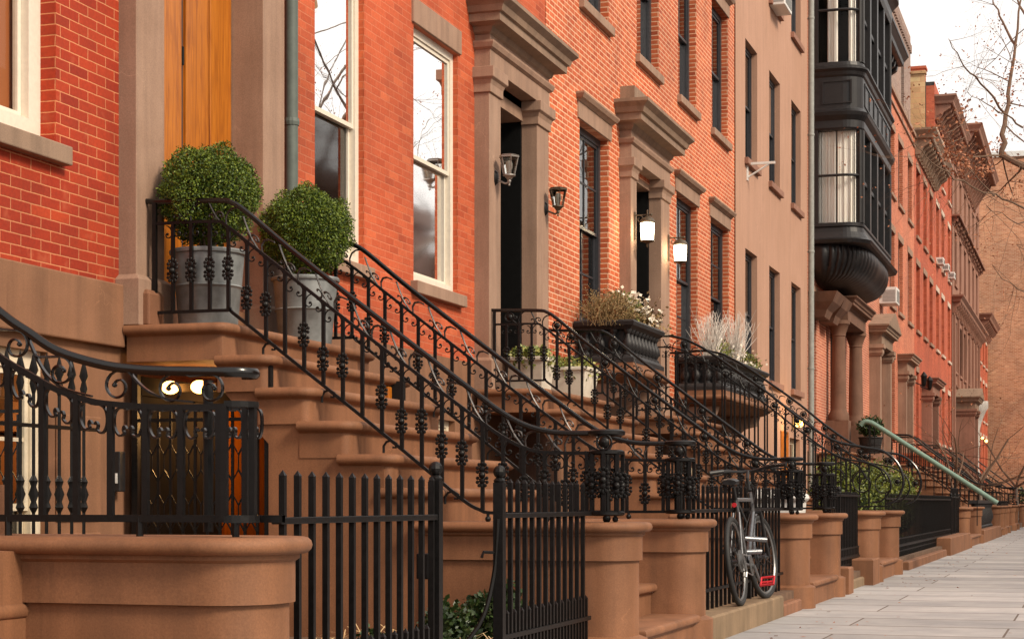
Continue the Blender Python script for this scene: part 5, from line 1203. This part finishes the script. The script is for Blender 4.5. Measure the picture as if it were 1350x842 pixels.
m = MB(); m.ring(1.98, 2.52, 20.28, 20.82, [(0, .975), (.015, 1.0), (.0, 1.04), (-.1, 1.09), (-.2, 1.10)], Rc=.05); add('lid', m, M['white'], bn, smooth=True)
# ------------------------------------------------------------------ trees
def branch(m, lv, p, d, L, r, depth, tips, spread=.55, seg=5, up=.08):
    P = [p]; rr = [r]; q = p; dd = d
    for k in range(seg):
        dd = [dd[i]+random.gauss(0, .13)+(up if i == 2 else 0)*.3 for i in range(3)]; n = math.sqrt(sum(c*c for c in dd)); dd = [c/n for c in dd]
        q = tuple(q[i]+dd[i]*L/seg for i in range(3)); P.append(q); rr.append(r*(1-.45*(k+1)/seg))
    m.tube(P, rr, 7 if r > .03 else 4, cap=False)
    if depth == 0: tips.append(P[-1]); tips.append(P[2]); return
    n = random.randint(2, 3)+(1 if depth < 3 else 0)
    for k in range(n):
        j = random.randint(1, seg) if k else seg
        nd = [dd[i]+random.gauss(0, spread) for i in range(3)]; nn = math.sqrt(sum(c*c for c in nd)); nd = [c/nn for c in nd]
        branch(m, lv, P[j], nd, L*random.uniform(.55, .8), rr[j]*random.uniform(.5, .72), depth-1, tips, spread, seg, up)
def tree(name, lab, base, h, r, limbs, depth, leaves=0, lsize=.06, cat='tree', mt='bark', spread=.5, grp=None, seed=1, lum=None):
    random.seed(seed); t_ = thing(name, lab, cat, base, grp)
    m = MB(); top = (base[0], base[1], base[2]+h); m.tube([base, (base[0]+.03, base[1], base[2]+h*.5), top], [r*1.25, r, r*.85], 10); tr = add('trunk', m, M[mt], t_, smooth=True)
    m = MB(); tips = []
    for d, L, rr in limbs: n = math.sqrt(sum(c*c for c in d)); branch(m, None, top, [c/n for c in d], L, rr, depth, tips, spread)
    add('branches', m, M[mt if r > .08 else 'twig'], t_, smooth=True)
    if leaves:
        m = MB()
        for _ in range(leaves):
            p = random.choice(tips); q = tuple(c+random.gauss(0, .12) for c in p)
            for _ in range(2): leaf(m, tuple(c+random.gauss(0, .02) for c in q), lsize, .7)
        add('crown', m, M['deadleaf'], t_, fixn=False)
    return t_
# kerbside tree whose limbs reach into the picture at the right
random.seed(11)
TT_ = thing('street_tree', 'kerbside tree outside the right edge, bare limbs with a few dry brown leaves', 'tree', (6.15, 26, 0))
m = MB(); m.tube([(6.15, 26, -.1), (6.1, 26, 2.5), (6.2, 26, 4.6), (6.4, 26.3, 7.5), (6.6, 26.5, 10)], [.24, .18, .17, .13, .08], 12); add('trunk', m, M['bark'], TT_, smooth=True)
def pixp(px, py, y):   # a point of the limb at distance y along the street
    C_, S_ = cos(TH), sin(TH); k = (1440-px)*C_/2400.; D = k*y*C_/(1-k*S_); return (5.6-D, y, (661-py)*(y*C_+D*S_)/2400.+.96)
m = MB(); tips = []
LIMB = [[(1490, 330, 26), (1400, 250, 25.5), (1350, 219, 25), (1325, 208, 25), (1321, 190, 25), (1327, 150, 25.2), (1330, 110, 25.4), (1339, 60, 25.6), (1345, 0, 25.8)],
        [(1327, 150, 25.2), (1300, 118, 25), (1278, 95, 24.6), (1262, 70, 24.3), (1250, 50, 24)],
        [(1339, 60, 25.6), (1322, 30, 26), (1312, 2, 26.2), (1300, -30, 26.5)],
        [(1350, 170, 24), (1325, 150, 23.8), (1300, 137, 23.5), (1276, 122, 23.2)],
        [(1500, 520, 26), (1400, 330, 24), (1350, 272, 22.6), (1310, 258, 22), (1270, 240, 21.5), (1240, 222, 21), (1215, 200, 20.6), (1205, 188, 20.4)],
        [(1310, 258, 22), (1285, 228, 21.8), (1262, 205, 21.6), (1248, 170, 21.4)],
        [(1400, 330, 24), (1350, 296, 23), (1330, 290, 22.6), (1300, 270, 22)],
        [(1490, 330, 26), (1420, 120, 26), (1380, 60, 26.3), (1350, 20, 26.5), (1338, -20, 26.8)],
        [(1500, 520, 26), (1420, 420, 25), (1350, 385, 24), (1330, 372, 23.6), (1308, 350, 23.2)],
        [(1420, 420, 25), (1360, 340, 24.4), (1340, 322, 24)],
        [(1240, 222, 21), (1228, 214, 20.8), (1218, 205, 20.7)]]
RADS = [.060, .018, .022, .014, .017, .010, .011, .045, .014, .010, .005]
for Ls, r0 in zip(LIMB, RADS):
    P = [pixp(*q) for q in Ls]; P = [tuple(c+random.gauss(0, .012) for c in p) for p in smooth3(P, 3)]; n = len(P)
    m.tube(P, [max(.004, r0*(1-.8*i/(n-1))) for i in range(n)], 8 if r0 > .03 else 5, cap=False)
    for k in range(4, n, 1):
        if random.random() < .62:
            d = rnd_unit(); d[1] *= .5; branch(m, None, P[k], d, random.uniform(.35, .9), max(.004, r0*(1-.8*k/(n-1))*.42), 2, tips, .5, 4)
add('limbs', m, M['twig'], TT_, smooth=True)
lf = MB()
for _ in range(380):
    p = random.choice(tips)
    for _ in range(2): leaf(lf, tuple(c+random.gauss(0, .03) for c in p), .034, .6)
for (px, py, yy, n, sp) in ((1268, 215, 21.6, 150, .16), (1250, 200, 21.2, 90, .11), (1290, 225, 21.8, 70, .14), (1338, 95, 25.4, 60, .2), (1235, 175, 21, 50, .12), (1345, 250, 22.6, 40, .15), (1330, 130, 25, 50, .2)):
    c = pixp(px, py, yy)
    for _ in range(n): leaf(lf, tuple(c[i]+random.gauss(0, sp*.6) for i in range(3)), .045, .6)
add('crown', lf, M['deadleaf'], TT_, fixn=False)
# bare ornamental trees in far front yards
tree('bare_shrub_tree', 'small bare twiggy tree rising in the front yard behind the green handrail', (2.3, 47, .2), 1.0, .055, [((.5,-.3,1),1.5,.035), ((-.6,.3,.9),1.5,.035), ((.2,.9,.6),1.4,.03), ((.1,-.9,.5),1.4,.03), ((.9,.1,.35),1.4,.03)], 4, 60, .06, spread=.45, grp='bare yard trees', seed=5)
tree('bare_shrub_tree', 'second bare twiggy tree a little farther, in front of the dark far railings', (2.5, 54.2, .2), 1.2, .07, [((.5,-.3,1),1.6,.04), ((-.6,.3,.9),1.8,.04), ((.2,.9,.6),1.6,.035), ((.1,-.9,.5),1.7,.03), ((.9,.3,.3),1.7,.03)], 4, 60, .06, spread=.45, grp='bare yard trees', seed=8)
tree('bare_shrub_tree', 'third bare twiggy tree beside the farthest stoops', (2.9, 70, .2), 1.3, .08, [((.5,-.3,1),2,.045), ((-.6,.3,.9),2,.045), ((.9,.3,.4),2.4,.04), ((.7,-.5,.3),2,.04)], 4, 60, .06, spread=.5, grp='bare yard trees', seed=9)
random.seed(21)
vn = thing('bare_vine', 'bare tangled climber on the wall and cornice of the far houses', 'vine', (.8, 72, 12)); m = MB(); tips = []
for y in (69, 71, 73.5, 76, 78.5): branch(m, None, (.5, y, 14.6), [.35, .3, .3], 1.3, .02, 3, tips, .7, 4)
add('stems', m, M['twig'], vn); m = MB()
for _ in range(240): leaf(m, tuple(c+random.gauss(0, .12) for c in random.choice(tips)), .16, .7)
add('dry_leaves', m, M['deadleaf'], vn, fixn=False)
s_ = thing('shrub', 'low dark green shrub at the far end of the pavement', 'shrub', (3.6, 92, 0), 'low evergreen shrubs'); m = MB(); bushball(m, (2.8, 88, 1.0), 1.0, 1200, .16, (1,1,.9), .3, .4); add('foliage', m, M['box2'], s_, fixn=False)
# ------------------------------------------------------------------ across the street (seen in the window glass)
for k, (y0, y1, h, mt, lab) in enumerate(((18, 42, 11.5, 'bs_wall', 'brown terrace across the street mirrored in the tall windows'), (42.2, 70, 12.5, 'brickT', 'grey brown terrace across the street mirrored in the tall windows'), (70.2, 112, 11, 'bs_wall', 'tan terrace across the street mirrored in the tall windows'), (112.2, 170, 13, 'bs_far', 'dark terrace far across the street mirrored in the glass'))):
    b = thing('opposite_terrace', lab, 'house', (24, (y0+y1)/2, 0)); m = MB(); m.box(20, 30, y0, y1, 0, h); m.box(19.7, 20.1, y0, y1, h-.5, h+.15); add('wall', m, M[mt], b)
    for r_ in range(3):
        y = y0+1
        while y < y1-1.5: add('window', MB().box(19.96, 19.99, y, y+1.1, 1.8+r_*3.2, 3.9+r_*3.2), M['frame_dark'], b); y += 2.6 if k < 2 else 5
tw_ = thing('church_tower', 'pale stone tower across the street mirrored in the first tall window', 'tower', (24, 66, 0)); m = MB(); m.box(21.5, 25, 57.5, 61.5, 0, 19); m.ring(21.5, 25, 57.5, 61.5, [(0, 19), (.3, 19.2), (.3, 19.6)]); m.lathe([(1.6, 19.6), (1.2, 20.5), (1.2, 22), (.9, 22.3), (.7, 24)], (23.2, 59.5, 0), 10); add('tower_wall', m, M['brickY'], tw_)
for k, (y, x) in enumerate(((47, 15.0), (60, 15.2), (74, 15.1), (96, 15.2))):
    tree('street_tree', 'bare tree across the street mirrored in the windows, number %s along the kerb' % ('one', 'two', 'three', 'four')[k], (x, y, 0), 5.5, .26, [((.3,-.3,1),6,.14), ((-.5,.3,1),6.2,.14), ((.3,.6,.9),6,.12), ((-.2,-.7,.9),6,.12)], 5, 0, spread=.45, grp='bare trees across the street', seed=30+k)
# leaf litter
g = MB(); random.seed(3)
for _ in range(260):
    y = random.uniform(9, 60); x = 3.3+abs(random.gauss(0, .35)) if random.random() < .75 else random.uniform(3.3, 6.4); q = len(g.v); leaf(g, (x, y, .006), random.uniform(.03, .055), .7)
    for k in range(q, len(g.v)): vx, vy, vz = g.v[k]; g.v[k] = (vx, vy, .004+abs(vz-.006)*.25)
o = add('fallen_leaves', g, M['deadleaf'], fixn=False); tag(o, 'scattered dry brown leaves lying along the pavement edge', 'leaves', kind='stuff')
